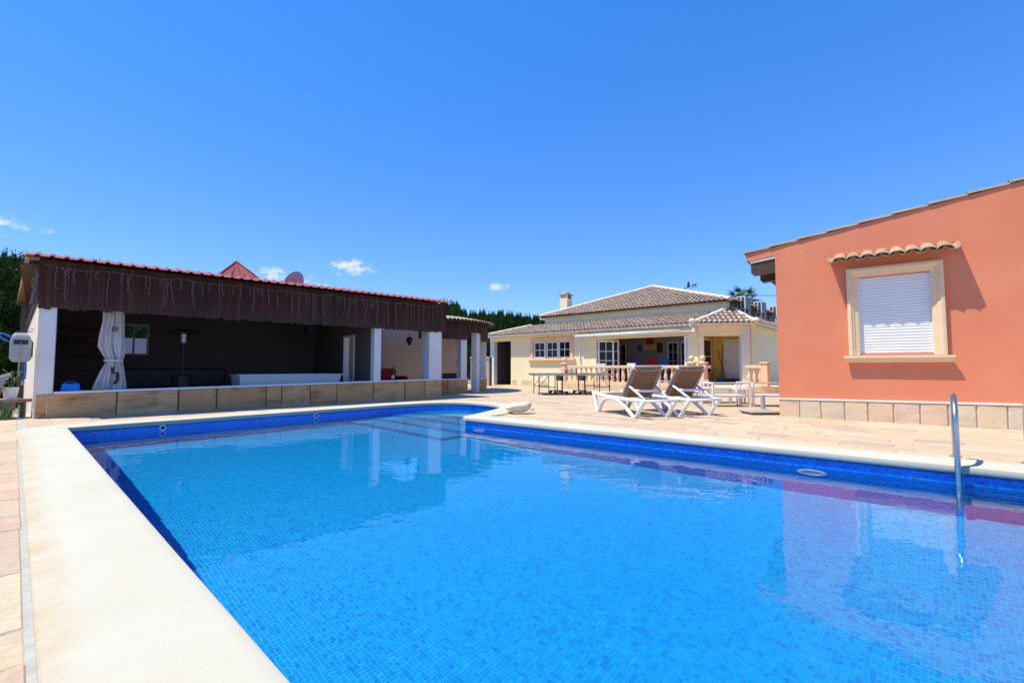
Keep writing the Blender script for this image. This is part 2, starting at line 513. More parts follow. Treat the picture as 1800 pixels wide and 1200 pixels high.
def build_basin():
    # continuous grout bed: wall, floor, step bodies
    b = MB()
    vs_ = [(p[0], p[1], -.05) for p in WALL] + [(p[0], p[1], FLOOR_Z - .004) for p in WALL]
    wbd = MB().add(vs_, [(i, (i + 1) % NP_, NP_ + (i + 1) % NP_, NP_ + i) for i in range(NP_)]).build('wall_bed', M['wall_grout'], pool)
    tri = tessellate_polygon([[Vector((p[0], p[1], 0)) for p in WALL]])
    b.add([(p[0], p[1], FLOOR_Z - .004) for p in WALL], tri)
    o = b.build('basin_bed', M['mosaic_grout'], pool)
    bed = [o, wbd]
    for t0, zz in STEPS:
        c = MB()
        s1 = STEP_S if t0 < 6.05 else STEP_S + 1.2
        P = [UA * -10.6 + VA * t0, UA * s1 + VA * t0, UA * s1 + VA * 9.3, UA * -10.6 + VA * 9.3]
        c.prism([(p.x, p.y) for p in P], FLOOR_Z - .2, zz - .004 - (.002 if t0 > 6 else 0))
        bed.append(c.build('step', M['mosaic_grout'], pool))
    # floor tiles
    S = np.arange(-11.5, 9.5, PIT); T = np.arange(0.3, 8.8, PIT)
    ss, tt = [g_.ravel() for g_ in np.meshgrid(S, T)]
    ctr = ss[:, None] * ua + tt[:, None] * va
    ok = inside_np(ctr, WALL)
    ss, tt = ss[ok], tt[ok]
    z = floor_z(ss, tt)
    h = PIT * .46
    V = []
    for ds, dt in ((-h, -h), (h, -h), (h, h), (-h, h)):
        xy = (ss + ds)[:, None] * ua + (tt + dt)[:, None] * va
        V.append(np.column_stack([xy, z]))
    V = np.stack(V, 1).reshape(-1, 3)
    nose = np.zeros(len(ss), bool)
    for t0, zz in STEPS: nose |= (tt > t0) & (tt < t0 + 2.1 * PIT) & (z > FLOOR_Z + .01)
    q = np.arange(len(V)).reshape(-1, 4)
    fl = link('mosaic_floor', np_mesh('mosaic_floor', V, q[~nose], M['mosaic']), pool, 'stuff')
    nn = link('step_nosing', np_mesh('step_nosing', V, q[nose], M['mosaic_dark']), pool, 'stuff')
    # riser tiles
    V = []
    for t0, zz in STEPS:
        s1 = STEP_S if t0 < 6.05 else STEP_S + .6
        for s in np.arange(-10.5, s1, PIT):
            c = UA * float(s) + VA * t0
            if not inside(WALL, c.x, c.y): continue
            z1 = zz - PIT * .5
            while z1 > zz - .25:
                for a, bb in ((-h, -h), (h, -h), (h, h), (-h, h)):
                    p = UA * float(s + a) + VA * (t0 - .003)
                    V.append((p.x, p.y, z1 + bb))
                z1 -= PIT
    V = np.array(V)
    ri = link('step_risers', np_mesh('step_risers', V, np.arange(len(V)).reshape(-1, 4), M['mosaic']), pool, 'stuff')
    # wall tiles along the perimeter
    P = np.array(WALL + [WALL[0]]); seg = np.hypot(*(P[1:] - P[:-1]).T); cum = np.concatenate([[0], np.cumsum(seg)])
    L = np.arange(PIT / 2, cum[-1], PIT)
    def at_len(l): return np.column_stack([np.interp(l, cum, P[:, 0]), np.interp(l, cum, P[:, 1])])
    a, c = at_len(L - h), at_len(L + h)
    d = c - a; nrm = np.column_stack([-d[:, 1], d[:, 0]]); nrm /= np.linalg.norm(nrm, axis=1)[:, None] + 1e-9
    a = a + nrm * .003; c = c + nrm * .003
    rows = np.arange(LIP_Z - PIT / 2 + .004, FLOOR_Z, -PIT)
    V = []
    for zc in rows:
        V.append(np.stack([np.column_stack([a, np.full(len(a), zc - h)]), np.column_stack([c, np.full(len(a), zc - h)]),
                           np.column_stack([c, np.full(len(a), zc + h)]), np.column_stack([a, np.full(len(a), zc + h)])], 1))
    V = np.concatenate(V).reshape(-1, 3)
    q = np.arange(len(V)).reshape(-1, 4)
    n1 = len(L) * 1
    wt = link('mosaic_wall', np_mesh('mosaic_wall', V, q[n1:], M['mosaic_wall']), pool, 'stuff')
    wb = link('mosaic_border', np_mesh('mosaic_border', V, q[:n1], M['mosaic_dark']), pool, 'stuff')
    for o in bed + [fl, nn, ri, wt, wb]: o.cycles.is_caustics_receiver = True
M['mosaic_dark'] = m_mosaic('dark blue mosaic', [(0, (.002, .03, .25)), (.5, (.004, .06, .40)), (1, (.01, .12, .55))])
M['mosaic_wall'] = m_mosaic('shade-darkened wall mosaic', [(0, (.000, .13, .66)), (.3, (.000, .19, .76)), (.6, (.000, .24, .83)), (.85, (.002, .29, .88)), (1, (.002, .17, .72))])  # darker copy of the floor tile, weaker light on the wall painted in
M['wall_grout'] = plain('pale wall grout', (.36, .55, .80), .8, var=.1)
build_basin()
def build_water():
    b = MB()
    tri = tessellate_polygon([[Vector((p[0], p[1], 0)) for p in WALL]])
    tri = [t if (Vector(WALL[t[1]]) - Vector(WALL[t[0]])).cross(Vector(WALL[t[2]]) - Vector(WALL[t[0]])) > 0 else (t[0], t[2], t[1]) for t in tri]
    b.add([(p[0], p[1], WATER_Z) for p in WALL], tri)
    o = b.build('water', M['water'], None, smooth=True, kind='structure')
    o['label'] = 'clear still blue water filling the mosaic swimming pool'
    o.cycles.is_caustics_caster = True
    return o
build_water()

# ------------------------------------------------------------------ ground and paving
HOLE = [sub3(OUT[i], OUTER[i], .5, 0)[:2] for i in range(NP_)]
def sheet(name, half, z, mat, poly=None):
    outer = poly or [(-half, -half), (half, -half), (half, half), (-half, half)]
    loops = [[Vector((x, y, 0)) for x, y in outer], [Vector((x, y, 0)) for x, y in reversed(HOLE)]]
    tri = tessellate_polygon(loops)
    pts = [(x, y, z) for x, y in outer] + [(x, y, z) for x, y in reversed(HOLE)]
    fs = []
    for t in tri:
        a, b, c = [Vector(pts[i]) for i in t]
        fs.append(tuple(t) if (b - a).cross(c - a).z > 0 else (t[0], t[2], t[1]))
    return MB().add(pts, fs).build(name, mat, None, kind='structure')
def m_earth():
    t = NT('dry earth')
    c = t.ramp(t.noise(.6, 8, .65), [(.3, (.20, .15, .09)), (.55, (.28, .21, .13)), (.75, (.16, .15, .07))])
    t.bump(t.noise(9, 6, .7), .5, .04)
    return t.out(c, .95, spec=.1)
M['earth'] = m_earth()
sheet('ground', 1500, -.06, M['earth'])
deck = sheet('paved_deck', 0, -.006, M['grout'], [(-14.5, 3.0), (-6, -9), (20, -9), (24, 12), (17, 30), (-6, 32), (-9.1, 13)])
deck['label'] = 'sandstone paved terrace around the pool'

M['grey_grout'] = plain('grey cement', (.40, .375, .32), .9, var=.14, scale=14, bump=.4, bscale=90)
CAMP = math.atan2(45, 810)
def proj(x, y, z):
    c, s = math.cos(CAMP), math.sin(CAMP)
    z -= 1.0
    d = c * y + s * z
    if d < .05: return None
    return (900 + 810 * x / d, 600 - 810 * (-s * y + c * z) / d, d)
def in_view(pts, m=900):
    ok = [q for q in (proj(*p) for p in pts) if q]
    if not ok: return 0
    xs = [q[0] for q in ok]; ys = [q[1] for q in ok]
    if max(xs) < -m or min(xs) > 1800 + m or max(ys) < -m or min(ys) > 1200 + m: return 0
    return max(.01, (min(max(xs), 1800) - max(min(xs), 0))) * max(.01, (min(max(ys), 1200) - max(min(ys), 0)))
# keep-out rectangles (origin, angle, x0, x1, y0, y1): buildings and raised terrace
KEEP = [((-9.267, 8.984), 42.9, -1.0, 9.5, .02, 5.4), ((5.485, 9.503), -38, .02, 9, .02, 9), ((-.063, 25.446), -42, .0, 13, .02, 12)]
def blocked(x, y):
    for (ox, oy), a, x0, x1, y0, y1 in KEEP:
        c, s = math.cos(R(a)), math.sin(R(a))
        lx, ly = (x - ox) * c + (y - oy) * s, -(x - ox) * s + (y - oy) * c
        if x0 < lx < x1 and y0 < ly < y1: return True
    return False
def lay_flags():
    rnd = random.Random(21)
    stones = []
    OUT2 = offset(OUT, SGN * .08)
    UL = Vector((C_NL[0] + 7.06, C_NL[1] - 7.40)).normalized(); VL = Vector((-UL.y, UL.x))
    T_IN = VL.dot(Vector(C_NL)); T_OUT = T_IN - .535 - .018
    def put(s, t, ls, lt, depth=0, fr=(UA, VA)):
        P = [fr[0] * a + fr[1] * b for a, b in ((s, t), (s + ls, t), (s + ls, t + lt), (s, t + lt))]
        c = sum(P, Vector((0, 0))) / 4
        if blocked(c.x, c.y): return
        if fr[0] is UA and (VL.dot(c) < T_OUT + .3 * lt or (VL.dot(c) < T_IN + .2 and max(UL.dot(p) for p in P) > UL.dot(Vector(C_FL)) - .1)): return
        ins = [inside(OUT2, p.x, p.y) for p in P] + [inside(OUT2, c.x, c.y)]
        allout = [inside(OUTER, p.x, p.y) for p in P]
        if all(allout): return
        if any(ins):
            if depth < 2 and not all(ins):
                put(s, t, ls / 2, lt, depth + 1, fr); put(s + ls / 2, t, ls / 2, lt, depth + 1, fr)
            return
        v = in_view([(p.x, p.y, 0) for p in P])
        if v > 0: stones.append((v, s, t, ls, lt, fr))
    t = T_OUT
    rows = []
    while t > -3.5:
        w = rnd.choice([.26, .3, .34, .4]); rows.append((t - w, w, (UL, VL))); t -= w
    t = .02
    while t < 24:
        w = rnd.choice([.24, .28, .33]); rows.append((t, w, (UA, VA))); t += w
    for t, w, fr in rows:
        s = -19 + rnd.random()
        while s < 9.5:
            l = rnd.choice([.38, .5, .6, .72, .9, 1.1]) * (.8 if t < 0 else 1)
            c = fr[0] * (s + l / 2) + fr[1] * (t + w / 2)
            if c.y > .3 and abs(c.x) < c.y * 1.3 + 2 and c.y < 30: put(s, t, l, w, 0, fr)
            s += l
    stones.sort(key=lambda q: -q[0])
    gap = .0065
    def stone_geo(ls, lt, rr):
        h = .012
        e = .006
        j = lambda: rr.uniform(-.005, .005)
        base = [(gap + j(), gap + j()), (ls - gap + j(), gap + j()), (ls - gap + j(), lt - gap + j()), (gap + j(), lt - gap + j())]
        dz = rr.uniform(-.002, .002)
        top = [(x + (e if x < ls / 2 else -e), y + (e if y < lt / 2 else -e)) for x, y in base]
        vs_ = [(x, y, -h) for x, y in base] + [(x, y, -.004) for x, y in base] + [(x, y, dz) for x, y in top]
        fs = [(i, (i + 1) % 4, 4 + (i + 1) % 4, 4 + i) for i in range(4)] + [(4 + i, 4 + (i + 1) % 4, 8 + (i + 1) % 4, 8 + i) for i in range(4)] + [(8, 9, 10, 11)]
        return vs_, fs
    cache = {}
    rest = MB()
    for k, (v, s, t, ls, lt, fr) in enumerate(stones):
        p = fr[0] * s + fr[1] * t; ang = math.atan2(fr[0].y, fr[0].x)
        if k < 300:
            key = (round(ls, 2), round(lt, 2), k % 3)
            if key not in cache:
                a, f = stone_geo(ls, lt, rnd)
                cache[key] = MB().add(a, f).mesh('flagstone', M['flag'])
            o = link('flagstone', cache[key], deck)
            o.location = (p.x, p.y, 0); o.rotation_euler = (0, 0, ang)
        else:
            a, f = stone_geo(ls, lt, rnd)
            rest.add([(p.x + fr[0].x * x + fr[1].x * y, p.y + fr[0].y * x + fr[1].y * y, z) for x, y, z in a], f)
    rest.build('flagstones_beyond', M['flag'], deck, kind='stuff')
    i0 = len(bay) + len(far_edge) + len(corner) + 1
    gs = MB(); rg_ = random.Random(6)
    a = [sub3(OUT[k], OUTER[k], 0.96, -.0042) for k in range(i0, i0 + len(left_edge) - 2)]
    b = [sub3(OUT[k], OUTER[k], 1.0 + .075 / .535 + rg_.uniform(-.012, .012), -.0042) for k in range(i0, i0 + len(left_edge) - 2)]
    n = len(a)
    gs.add(a + b, [(k, k + 1, n + k + 1, n + k) for k in range(n - 1)]).build('grout_strip', M['grey_grout'], deck)
    print('flags', len(stones))
lay_flags()
# ------------------------------------------------------------------ more materials
M['white_plaster'] = plain('white plaster', (.72, .70, .67), .85, var=.06, scale=3, bump=.25, bscale=40)
M['white_paint'] = plain('white paint', (.78, .78, .77), .45, var=.03)
M['white_plastic'] = plain('white plastic', (.80, .79, .77), .38, var=.04)
M['white_metal'] = plain('white metal', (.78, .78, .77), .35, var=.04)
M['steel'] = plain('stainless steel', (.56, .55, .53), .30, 1.0, var=.05)
M['steel_dull'] = plain('dull steel', (.45, .45, .45), .4, 1.0, var=.1)
M['black'] = plain('black plastic', (.02, .02, .022), .45, var=.2)
M['black_metal'] = plain('black metal', (.03, .03, .03), .4, var=.2)
M['dark_room'] = plain('darkened room plaster', (.11, .088, .078), .9, var=.1)  # taupe kept dark so the unlit interior is in the wall colour
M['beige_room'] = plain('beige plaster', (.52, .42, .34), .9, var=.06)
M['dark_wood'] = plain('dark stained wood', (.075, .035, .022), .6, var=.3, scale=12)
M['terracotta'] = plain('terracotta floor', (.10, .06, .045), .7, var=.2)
M['red_cloth'] = plain('red cloth', (.42, .015, .02), .85, var=.2)
M['blue_plastic'] = plain('blue plastic', (.01, .19, .62), .4, var=.15)
M['grey_plastic'] = plain('grey plastic', (.36, .36, .35), .5, var=.08)
M['yellow_plastic'] = plain('yellow plastic', (.75, .52, .03), .5, var=.1)
M['glass_dark'] = plain('dark window glass', (.010, .012, .015), .04, var=.2, spec=.22)
def m_planks():
    t = NT('reddish brown weathered board')
    r = t.rnd()
    c = t.ramp(r, [(0, (.056, .019, .012)), (.35, (.078, .024, .014)), (.6, (.040, .017, .012)), (.85, (.090, .031, .018)), (1, (.060, .035, .026))])
    g_ = t.noise(9, 7, .7, vec=t.obj(), stretch=(6, 6, .55))
    c = t.mix(.45, c, t.ramp(g_, [(.32, (.10, .08, .07)), (.7, (.72, .62, .56))]), 'OVERLAY')
    sep = t.n.new('ShaderNodeSeparateXYZ'); t.l.new(t.obj(), sep.inputs[0])
    low = t.math('MULTIPLY', t.math('SUBTRACT', 2.62, sep.outputs[2], True), t.math('SUBTRACT', g_, .25, True))
    c = t.mix(t.math('MULTIPLY', low, 2.0, True), c, (.10, .082, .07))
    t.bump(g_, .3, .01)
    return t.out(c, .75, spec=.2)
M['plank'] = m_planks()
def m_red_metal():
    t = NT('faded red sheet metal')
    c = t.ramp(t.noise(2.2, 6, .65), [(.3, (.30, .058, .046)), (.55, (.36, .082, .068)), (.75, (.40, .125, .105))])
    return t.out(c, .5, spec=.4)
M['red_metal'] = m_red_metal()
M['sheet_under'] = plain('sheet underside', (.46, .36, .26), .7, var=.1)
M['curtain'] = plain('white curtain cloth', (.60, .57, .55), .95, var=.05)
M['wire'] = plain('pale light string', (.23, .19, .17), .6, var=.1)

def local_px(o, ang, px, py, y):
    """point in a building's own frame seen at photo pixel (px, py), on the plane at depth y"""
    c, s = math.cos(R(ang)), math.sin(R(ang))
    d = pix_dir(px, py)
    n = (-s, c)
    p0 = (o[0] + n[0] * y, o[1] + n[1] * y)
    t = (n[0] * p0[0] + n[1] * p0[1]) / (n[0] * d.x + n[1] * d.y)
    X, Y, Z = d.x * t, d.y * t, 1 + d.z * t
    return ((X - o[0]) * c + (Y - o[1]) * s, y, Z)

# ------------------------------------------------------------------ pool fittings
def wall_frame(px, py, z):
    """point on the basin wall (right-hand side) nearest the camera ray"""
    d = pix_dir(px, py); t = (z - 1) / d.z
    return Vector((d.x * t, d.y * t, z))
def poly_nearest(p):
    best = None
    for i in range(NP_):
        a, b = Vector(WALL[i]), Vector(WALL[(i + 1) % NP_])
        ab = b - a; t = max(0, min(1, (p - a).dot(ab) / max(ab.dot(ab), 1e-9)))
        q = a + ab * t
        if best is None or (q - p).length < best[0]:
            best = ((q - p).length, q, ab.normalized())
    return best[1], best[2]
def fitting(name, p2, z, r, mat, mat2, depth=.02):
    q, tdir = poly_nearest(Vector(p2))
    nrm = Vector((-tdir.y, tdir.x))          # into the water
    b, c = MB(), MB()
    prof = [(r, 0), (r, depth * .5), (r * .9, depth), (r * .62, depth), (r * .58, depth * .4)]
    def place(mb, prof, cap):
        n = 24; vs_ = []
        for rr, h in prof:
            for k in range(n):
                a = 2 * math.pi * k / n
                w = q + tdir * (rr * math.cos(a)) + nrm * (h + .004)
                vs_.append((w.x, w.y, z + rr * math.sin(a)))
        fs = [(i * n + k, i * n + (k + 1) % n, (i + 1) * n + (k + 1) % n, (i + 1) * n + k) for i in range(len(prof) - 1) for k in range(n)]
        if cap: fs.append(tuple((len(prof) - 1) * n + k for k in range(n)))
        mb.add(vs_, fs)
    place(b, prof, False)
    place(c, [(r * .6, depth * .45), (r * .3, depth * .6)], True)
    o = b.build(name, mat, pool, smooth=False)
    o.cycles.is_caustics_receiver = True
    i = c.build('lens' if r > .1 else 'nozzle', mat2, o); i.cycles.is_caustics_receiver = True
    return o
for px, py in ((293, 754), (575, 733)):
    p = wall_frame(px, py, -.10); fitting('water_inlet', (p.x, p.y), -.10, .055, M['white_plastic'], M['black'])
M['lamp_lens'] = plain('pool lamp lens', (.35, .50, .50), .2, var=.1)
for px, py in ((1425, 822), (868, 748)):
    p = wall_frame(px, py, -.15); fitting('pool_lamp', (p.x, p.y), -.46, .15, M['white_plastic'], M['lamp_lens'], .03)

ladder = empty('pool_ladder', (4.815, 5.06, COP_Z), R(-42.8))
tag(ladder, 'stainless steel pool ladder with curved handrails on the coping', 'ladder')
# local x along the pool edge, local -y into the pool
def handrail(x):
    pts = [(x, 0, 0), (x, 0, .2), (x, 0, .38)]
    for k in range(1, 14):
        a = math.pi * k / 14
        pts.append((x, -.34 + .34 * math.cos(a), .40 + .28 * math.sin(a)))
    pts += [(x, -.68, .38), (x, -.68, 0), (x, -.69, -.25), (x, -.69, -1.1)]
    o = MB().tube(pts, .025, 14).build('handrail', M['steel'], ladder, smooth=True)
    MB().lathe([(.055, .002), (.055, .008), (.03, .014), (.024, .02)], (x, 0, 0), 16).build('foot_plate', M['steel'], o)
handrail(0); handrail(.53)
for z in (-.30, -.55, -.80):
    MB().box(.0, .53, -.73, -.65, z - .012, z + .012).build('tread', M['steel'], ladder, bevel=.005)

# beige cover bag lying by the pool steps
def bag():
    o = bpy.data.meshes.new('cover_bag')
    bm = bmesh.new()
    bmesh.ops.create_uvsphere(bm, u_segments=28, v_segments=16, radius=1)
    for v in bm.verts:
        x, y, z = v.co
        sx = .27 * (1 + .12 * math.sin(3 * y)); sy = .15; sz = .175 * (1.0 + .25 * x)
        w = .03 * mnoise.noise(Vector((x * 2.2, y * 2.2, z * 2.2))) + .012 * math.sin(16 * x + 4 * y)
        v.co = Vector((math.copysign(abs(x) ** .5, x) * sx, math.copysign(abs(y) ** .8, y) * sy, max(0, (z * .5 + .5) ** .7 * sz * 1.2 + w * (.4 + z * .5))))
    for f in bm.faces: f.smooth = True
    bm.to_mesh(o); bm.free()
    o.materials.append(M['canvas'])
    e = link('cover_bag', o)
    return e
M['canvas'] = plain('beige canvas', (.66, .56, .43), .9, var=.1, scale=9, bump=.3, bscale=300)
b = bag(); b.location = (.14, 9.98, .028); b.rotation_euler = (0, 0, R(4))
tag(b, 'lumpy beige canvas bag lying on the coping beside the pool steps', 'bag')
MB().tube([(.27, -.05, .04), (.31, -.02, .09), (.33, .02, .05)], .012, 6).build('tie_cord', M['canvas'], b, smooth=True)

# ------------------------------------------------------------------ pool house (long bar building on the far side)
PO, PA = (-9.267, 8.984), 42.9
ph = empty('pool_house', (PO[0], PO[1], 0), R(PA))
tag(ph, 'long open-fronted pool house with brown board fascia and red metal roof', 'pool house')
M['dark_grout'] = plain('dark joint mortar', (.16, .11, .07), .9, var=.15)
PL = 9.45                                     # length of the front
def sill_z(x): return .50 + .011 * x
pw = MB().extrude([(0, -.06), (PL, -.06), (PL, sill_z(PL) - .03), (0, sill_z(0) - .03)], 'y', .02, .22).build('low_wall', M['dark_grout'], ph)
xs = [0.0] + [local_px(PO, PA, px, 705, 0)[0] for px in (82, 205, 313.6, 381, 467.5, 495, 545, 592, 656, 711, 747)] + [PL]
rs = random.Random(5)
for a, c in zip(xs, xs[1:]):
    e = .012
    j = [rs.uniform(-.006, .006) for _ in range(4)]
    m_ = MB()
    z1a, z1b = sill_z(a) - .035, sill_z(c) - .035
    f = [(a + e + j[0], 0, -.02), (c - e + j[1], 0, -.02), (c - e + j[2], 0, z1b), (a + e + j[3], 0, z1a)]
    y1 = .02
    vs_ = [(x, y1, z) for x, _, z in f] + [(x, .003, z) for x, _, z in f] + [(x + (.008 if k in (0, 3) else -.008), -.008 + rs.uniform(-.003, .003), z + (.008 if k < 2 else -.008)) for k, (x, _, z) in enumerate(f)]
    fs = [(0, 1, 5, 4), (1, 2, 6, 5), (2, 3, 7, 6), (3, 0, 4, 7), (4, 5, 9, 8), (5, 6, 10, 9), (6, 7, 11, 10), (7, 4, 8, 11), (8, 9, 10, 11)]
    m_.add(vs_, fs).build('stone_slab', M['slab_brown'], pw)
MB().extrude([(.26, sill_z(0) - .03), (PL - .02, sill_z(PL) - .03), (PL - .02, sill_z(PL) + .012), (.26, sill_z(0) + .012)], 'y', -.035, .27).build('sill', M['white_paint'], pw, bevel=.006)
# pillars
MB().box(0.0, .25, .0, .28, .472, 3.0).build('pillar', M['white_plaster'], ph, bevel=.006)
MB().box(7.04, 7.26, .02, .25, sill_z(7.1), 3.0).build('pillar', M['white_plaster'], ph, bevel=.006)
MB().box(8.95, 9.44, .0, .48, sill_z(9.2), 3.0).build('pillar', M['white_plaster'], ph, bevel=.006)
# walls
M['cream_wall'] = plain('peach white plaster', (.80, .68, .53), .9, var=.08, scale=3, bump=.3, bscale=40)
def skew_wall(name, p, q, th, z0, zp, zq, mat, parent):
    p, q = Vector(p), Vector(q); d = (q - p).normalized(); n = Vector((-d.y, d.x)) * th
    P = [p, q, q + n, p + n]
    vs_ = [(v.x, v.y, z0) for v in P] + [(P[0].x, P[0].y, zp), (P[1].x, P[1].y, zq), (P[2].x, P[2].y, zq), (P[3].x, P[3].y, zp)]
    return MB().add(vs_, [(0, 3, 2, 1), (4, 5, 6, 7), (0, 1, 5, 4), (1, 2, 6, 5), (2, 3, 7, 6), (3, 0, 4, 7)]).build(name, mat, parent)
skew_wall('end_wall', (-.47, 5.0), (-.004, -.004), .2, -.06, 2.62, 3.05, M['cream_wall'], ph)
bw = MB()
wx0, wx1, wz0, wz1 = 1.40, 2.12, 1.36, 2.30
for x0, x1, z0, z1 in ((-.6, wx0, -.05, 2.75), (wx1, 11.2, -.05, 2.75), (wx0, wx1, -.05, wz0), (wx0, wx1, wz1, 2.75)):
    bw.box(x0, x1, 5.0, 5.18, z0, z1)
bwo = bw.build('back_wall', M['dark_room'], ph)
w = MB().box(wx0, wx1, 5.0, 5.06, wz0, wz0 + .05).box(wx0, wx1, 5.0, 5.06, wz1 - .05, wz1).box(wx0, wx0 + .05, 5.0, 5.06, wz0 + .05, wz1 - .05).box(wx1 - .05, wx1, 5.0, 5.06, wz0 + .05, wz1 - .05).box(1.735, 1.785, 5.0, 5.06, wz0 + .05, wz1 - .05).build('window_frame', M['grey_plastic'], bwo)
MB().box(7.16, 14.2, 4.93, 4.995, -.02, 2.7).build('beige_wall', M['beige_room'], ph)
part = MB()
for y0, y1, z0, z1 in ((.26, 1.35, -.02, 2.7), (2.15, 4.9, -.02, 2.7), (1.35, 2.15, 2.0, 2.7)):
    part.box(7.02, 7.14, y0, y1, z0, z1)
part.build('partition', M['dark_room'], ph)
dj = MB().box(6.99, 7.17, 1.33, 1.40, 0, 2.03).box(6.99, 7.17, 2.10, 2.17, 0, 2.03).box(6.99, 7.17, 1.40, 2.10, 1.97, 2.03).build('door_frame', M['white_paint'], ph)
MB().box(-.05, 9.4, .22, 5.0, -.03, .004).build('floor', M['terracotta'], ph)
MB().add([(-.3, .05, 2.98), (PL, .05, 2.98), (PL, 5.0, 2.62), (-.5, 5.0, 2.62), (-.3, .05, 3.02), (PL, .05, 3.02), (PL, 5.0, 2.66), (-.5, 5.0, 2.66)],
         [(0, 1, 2, 3), (7, 6, 5, 4), (0, 4, 5, 1), (1, 5, 6, 2), (2, 6, 7, 3), (3, 7, 4, 0)]).build('ceiling', M['dark_wood'], ph)
# fascia of upright boards
fx = -.02; kx = 0
planks = {}
while fx < PL + .06:
    wdt = rs.choice([.06, .075, .09])
    z0 = 2.17 + rs.uniform(-.035, .015)
    o = MB().box(fx + .002, fx + wdt - .002, -.035 + rs.uniform(-.006, .006), -.004, z0, 3.12).build('fascia_board', M['plank'], ph)
    fx += wdt
MB().box(-.02, PL + .05, -.003, .02, 2.20, 3.12).build('fascia_backing', M['dark_wood'], ph)
MB().box(PL + .03, PL + .06, -.0, 1.2, 2.18, 3.10).build('fascia_return', M['plank'], ph)
# verge board down the sloping end
vb = MB()
n_ = 24
for k in range(n_):
    a, c = k / n_, (k + .94) / n_
    def pt(t, dz): return (-.008 - .47 * t, -.02 + 5.0 * t, 3.09 - .40 * t + dz)
    A, B = pt(a, 0), pt(c, 0); C, D = pt(c, -.75), pt(a, -.75)
    vb = MB().add([A, B, C, D] + [(p[0] - .02, p[1], p[2]) for p in (A, B, C, D)], [(0, 1, 2, 3), (7, 6, 5, 4), (0, 4, 5, 1), (1, 5, 6, 2), (2, 6, 7, 3), (3, 7, 4, 0)])
    vb.build('verge_board', M['plank'], ph)
# roof: ribbed sheet, falling to the back behind a short front fall
RIBP = .205
def rib_profile(x0, x1):
    pts = []
    x = x0
    while x < x1:
        pts += [(x, 0), (x + RIBP * .62, 0), (x + RIBP * .70, .028), (x + RIBP * .92, .028)]
        x += RIBP
    pts.append((x, 0))
    return pts
pr = rib_profile(-.22, 9.55)
line = [(-.235, 3.15), (.14, 3.26), (5.4, 2.70)]
rm = MB(); vs_ = []; fs = []
for (y, z) in line:
    for x, h in pr: vs_.append((x - .5 * max(0, y) / 5.4 * max(0, 1 - max(0, x) / .8), y, z + h))
m_ = len(pr)
for i in range(len(line) - 1):
    for k in range(m_ - 1): fs.append((i * m_ + k, i * m_ + k + 1, (i + 1) * m_ + k + 1, (i + 1) * m_ + k))
rm.add(vs_, fs)
roof = rm.build('roof', M['red_metal'], ph)
md = roof.modifiers.new('thickness', 'SOLIDIFY'); md.thickness = .012
# lining seen under the overhang at the end
ul = MB()
for k in range(17):
    t0, t1 = k / 17, (k + .93) / 17
    ul = ul.add([(-.215 - .5 * t0, -.2 + 5.5 * t0, 3.12 - .40 * t0 - .012), (-.02 - .45 * t0, -.2 + 5.5 * t0, 3.13 - .40 * t0 - .012), (-.02 - .45 * t1, -.2 + 5.5 * t1, 3.13 - .40 * t1 - .012), (-.215 - .5 * t1, -.2 + 5.5 * t1, 3.12 - .40 * t1 - .012)], [(0, 3, 2, 1), (0, 1, 2, 3)])
ul.build('overhang_lining', M['sheet_under'], ph)
# pyramid cap over the barbecue flue
pc = MB()
cx, cy, hb, zb, zt = 3.74, 1.9, .47, 3.50, 3.985
corn = [(cx - hb, cy - hb), (cx + hb, cy - hb), (cx + hb, cy + hb), (cx - hb, cy + hb)]
pc.add([(x, y, zb) for x, y in corn] + [(cx, cy, zt)], [(0, 1, 4), (1, 2, 4), (2, 3, 4), (3, 0, 4), (3, 2, 1, 0)])
cap = pc.build('flue_cap', M['red_metal'], ph)
MB().box(cx - .3, cx + .3, cy - .3, cy + .3, 2.9, zb).build('flue', M['white_plaster'], cap)
se = MB()
for k in range(4):
    se.tube([(corn[k][0], corn[k][1], zb + .01), (cx, cy, zt + .01)], .022, 6)
    a, c_ = corn[k], corn[(k + 1) % 4]
    for f in (.28, .5, .72):
        q = lerp(a, c_, f)
        top = (cx + (q[0] - cx) * abs(f - .5) * 1.9, cy + (q[1] - cy) * abs(f - .5) * 1.9) if f != .5 else (cx + (q[0] - cx) * .08, cy + (q[1] - cy) * .08)
        tt_ = 1 - (abs(f - .5) * 1.9 if f != .5 else .08)
        se.tube([(q[0], q[1], zb + .012), (top[0], top[1], zb + (zt - zb) * tt_ + .012)], .014, 5)
se.build('seams', M['red_metal'], cap)

# satellite dish standing on the roof, seen from behind
dish = empty('satellite_dish', tuple((Matrix.Translation((PO[0], PO[1], 0)) @ Matrix.Rotation(R(PA), 4, 'Z')) @ Vector((5.28, 1.9, 3.14))), R(PA))
tag(dish, 'round grey satellite dish on the red roof, its back turned to the pool', 'satellite dish')
dm = MB(); vs_ = []; fs = []
rad, nn_ = .43, 28
tilt = Matrix.Rotation(R(-48), 4, 'X') @ Matrix.Rotation(R(18), 4, 'Y')
ctr = Vector((0, 0, .38))
for i in range(7):
    rr = rad * i / 6
    for k in range(nn_):
        a = 2 * math.pi * k / nn_
        v = Vector((rr * math.cos(a) * .95, -.10 * (1 - (rr / rad) ** 2), rr * math.sin(a)))
        vs_.append(tuple(Matrix.Rotation(R(28), 4, 'X') @ (Matrix.Rotation(R(30), 4, 'Z') @ v) + ctr))
for i in range(6):
    for k in range(nn_): fs.append((i * nn_ + k, i * nn_ + (k + 1) % nn_, (i + 1) * nn_ + (k + 1) % nn_, (i + 1) * nn_ + k))
M['dish'] = plain('faded dish paint', (.42, .33, .34), .55, var=.06)
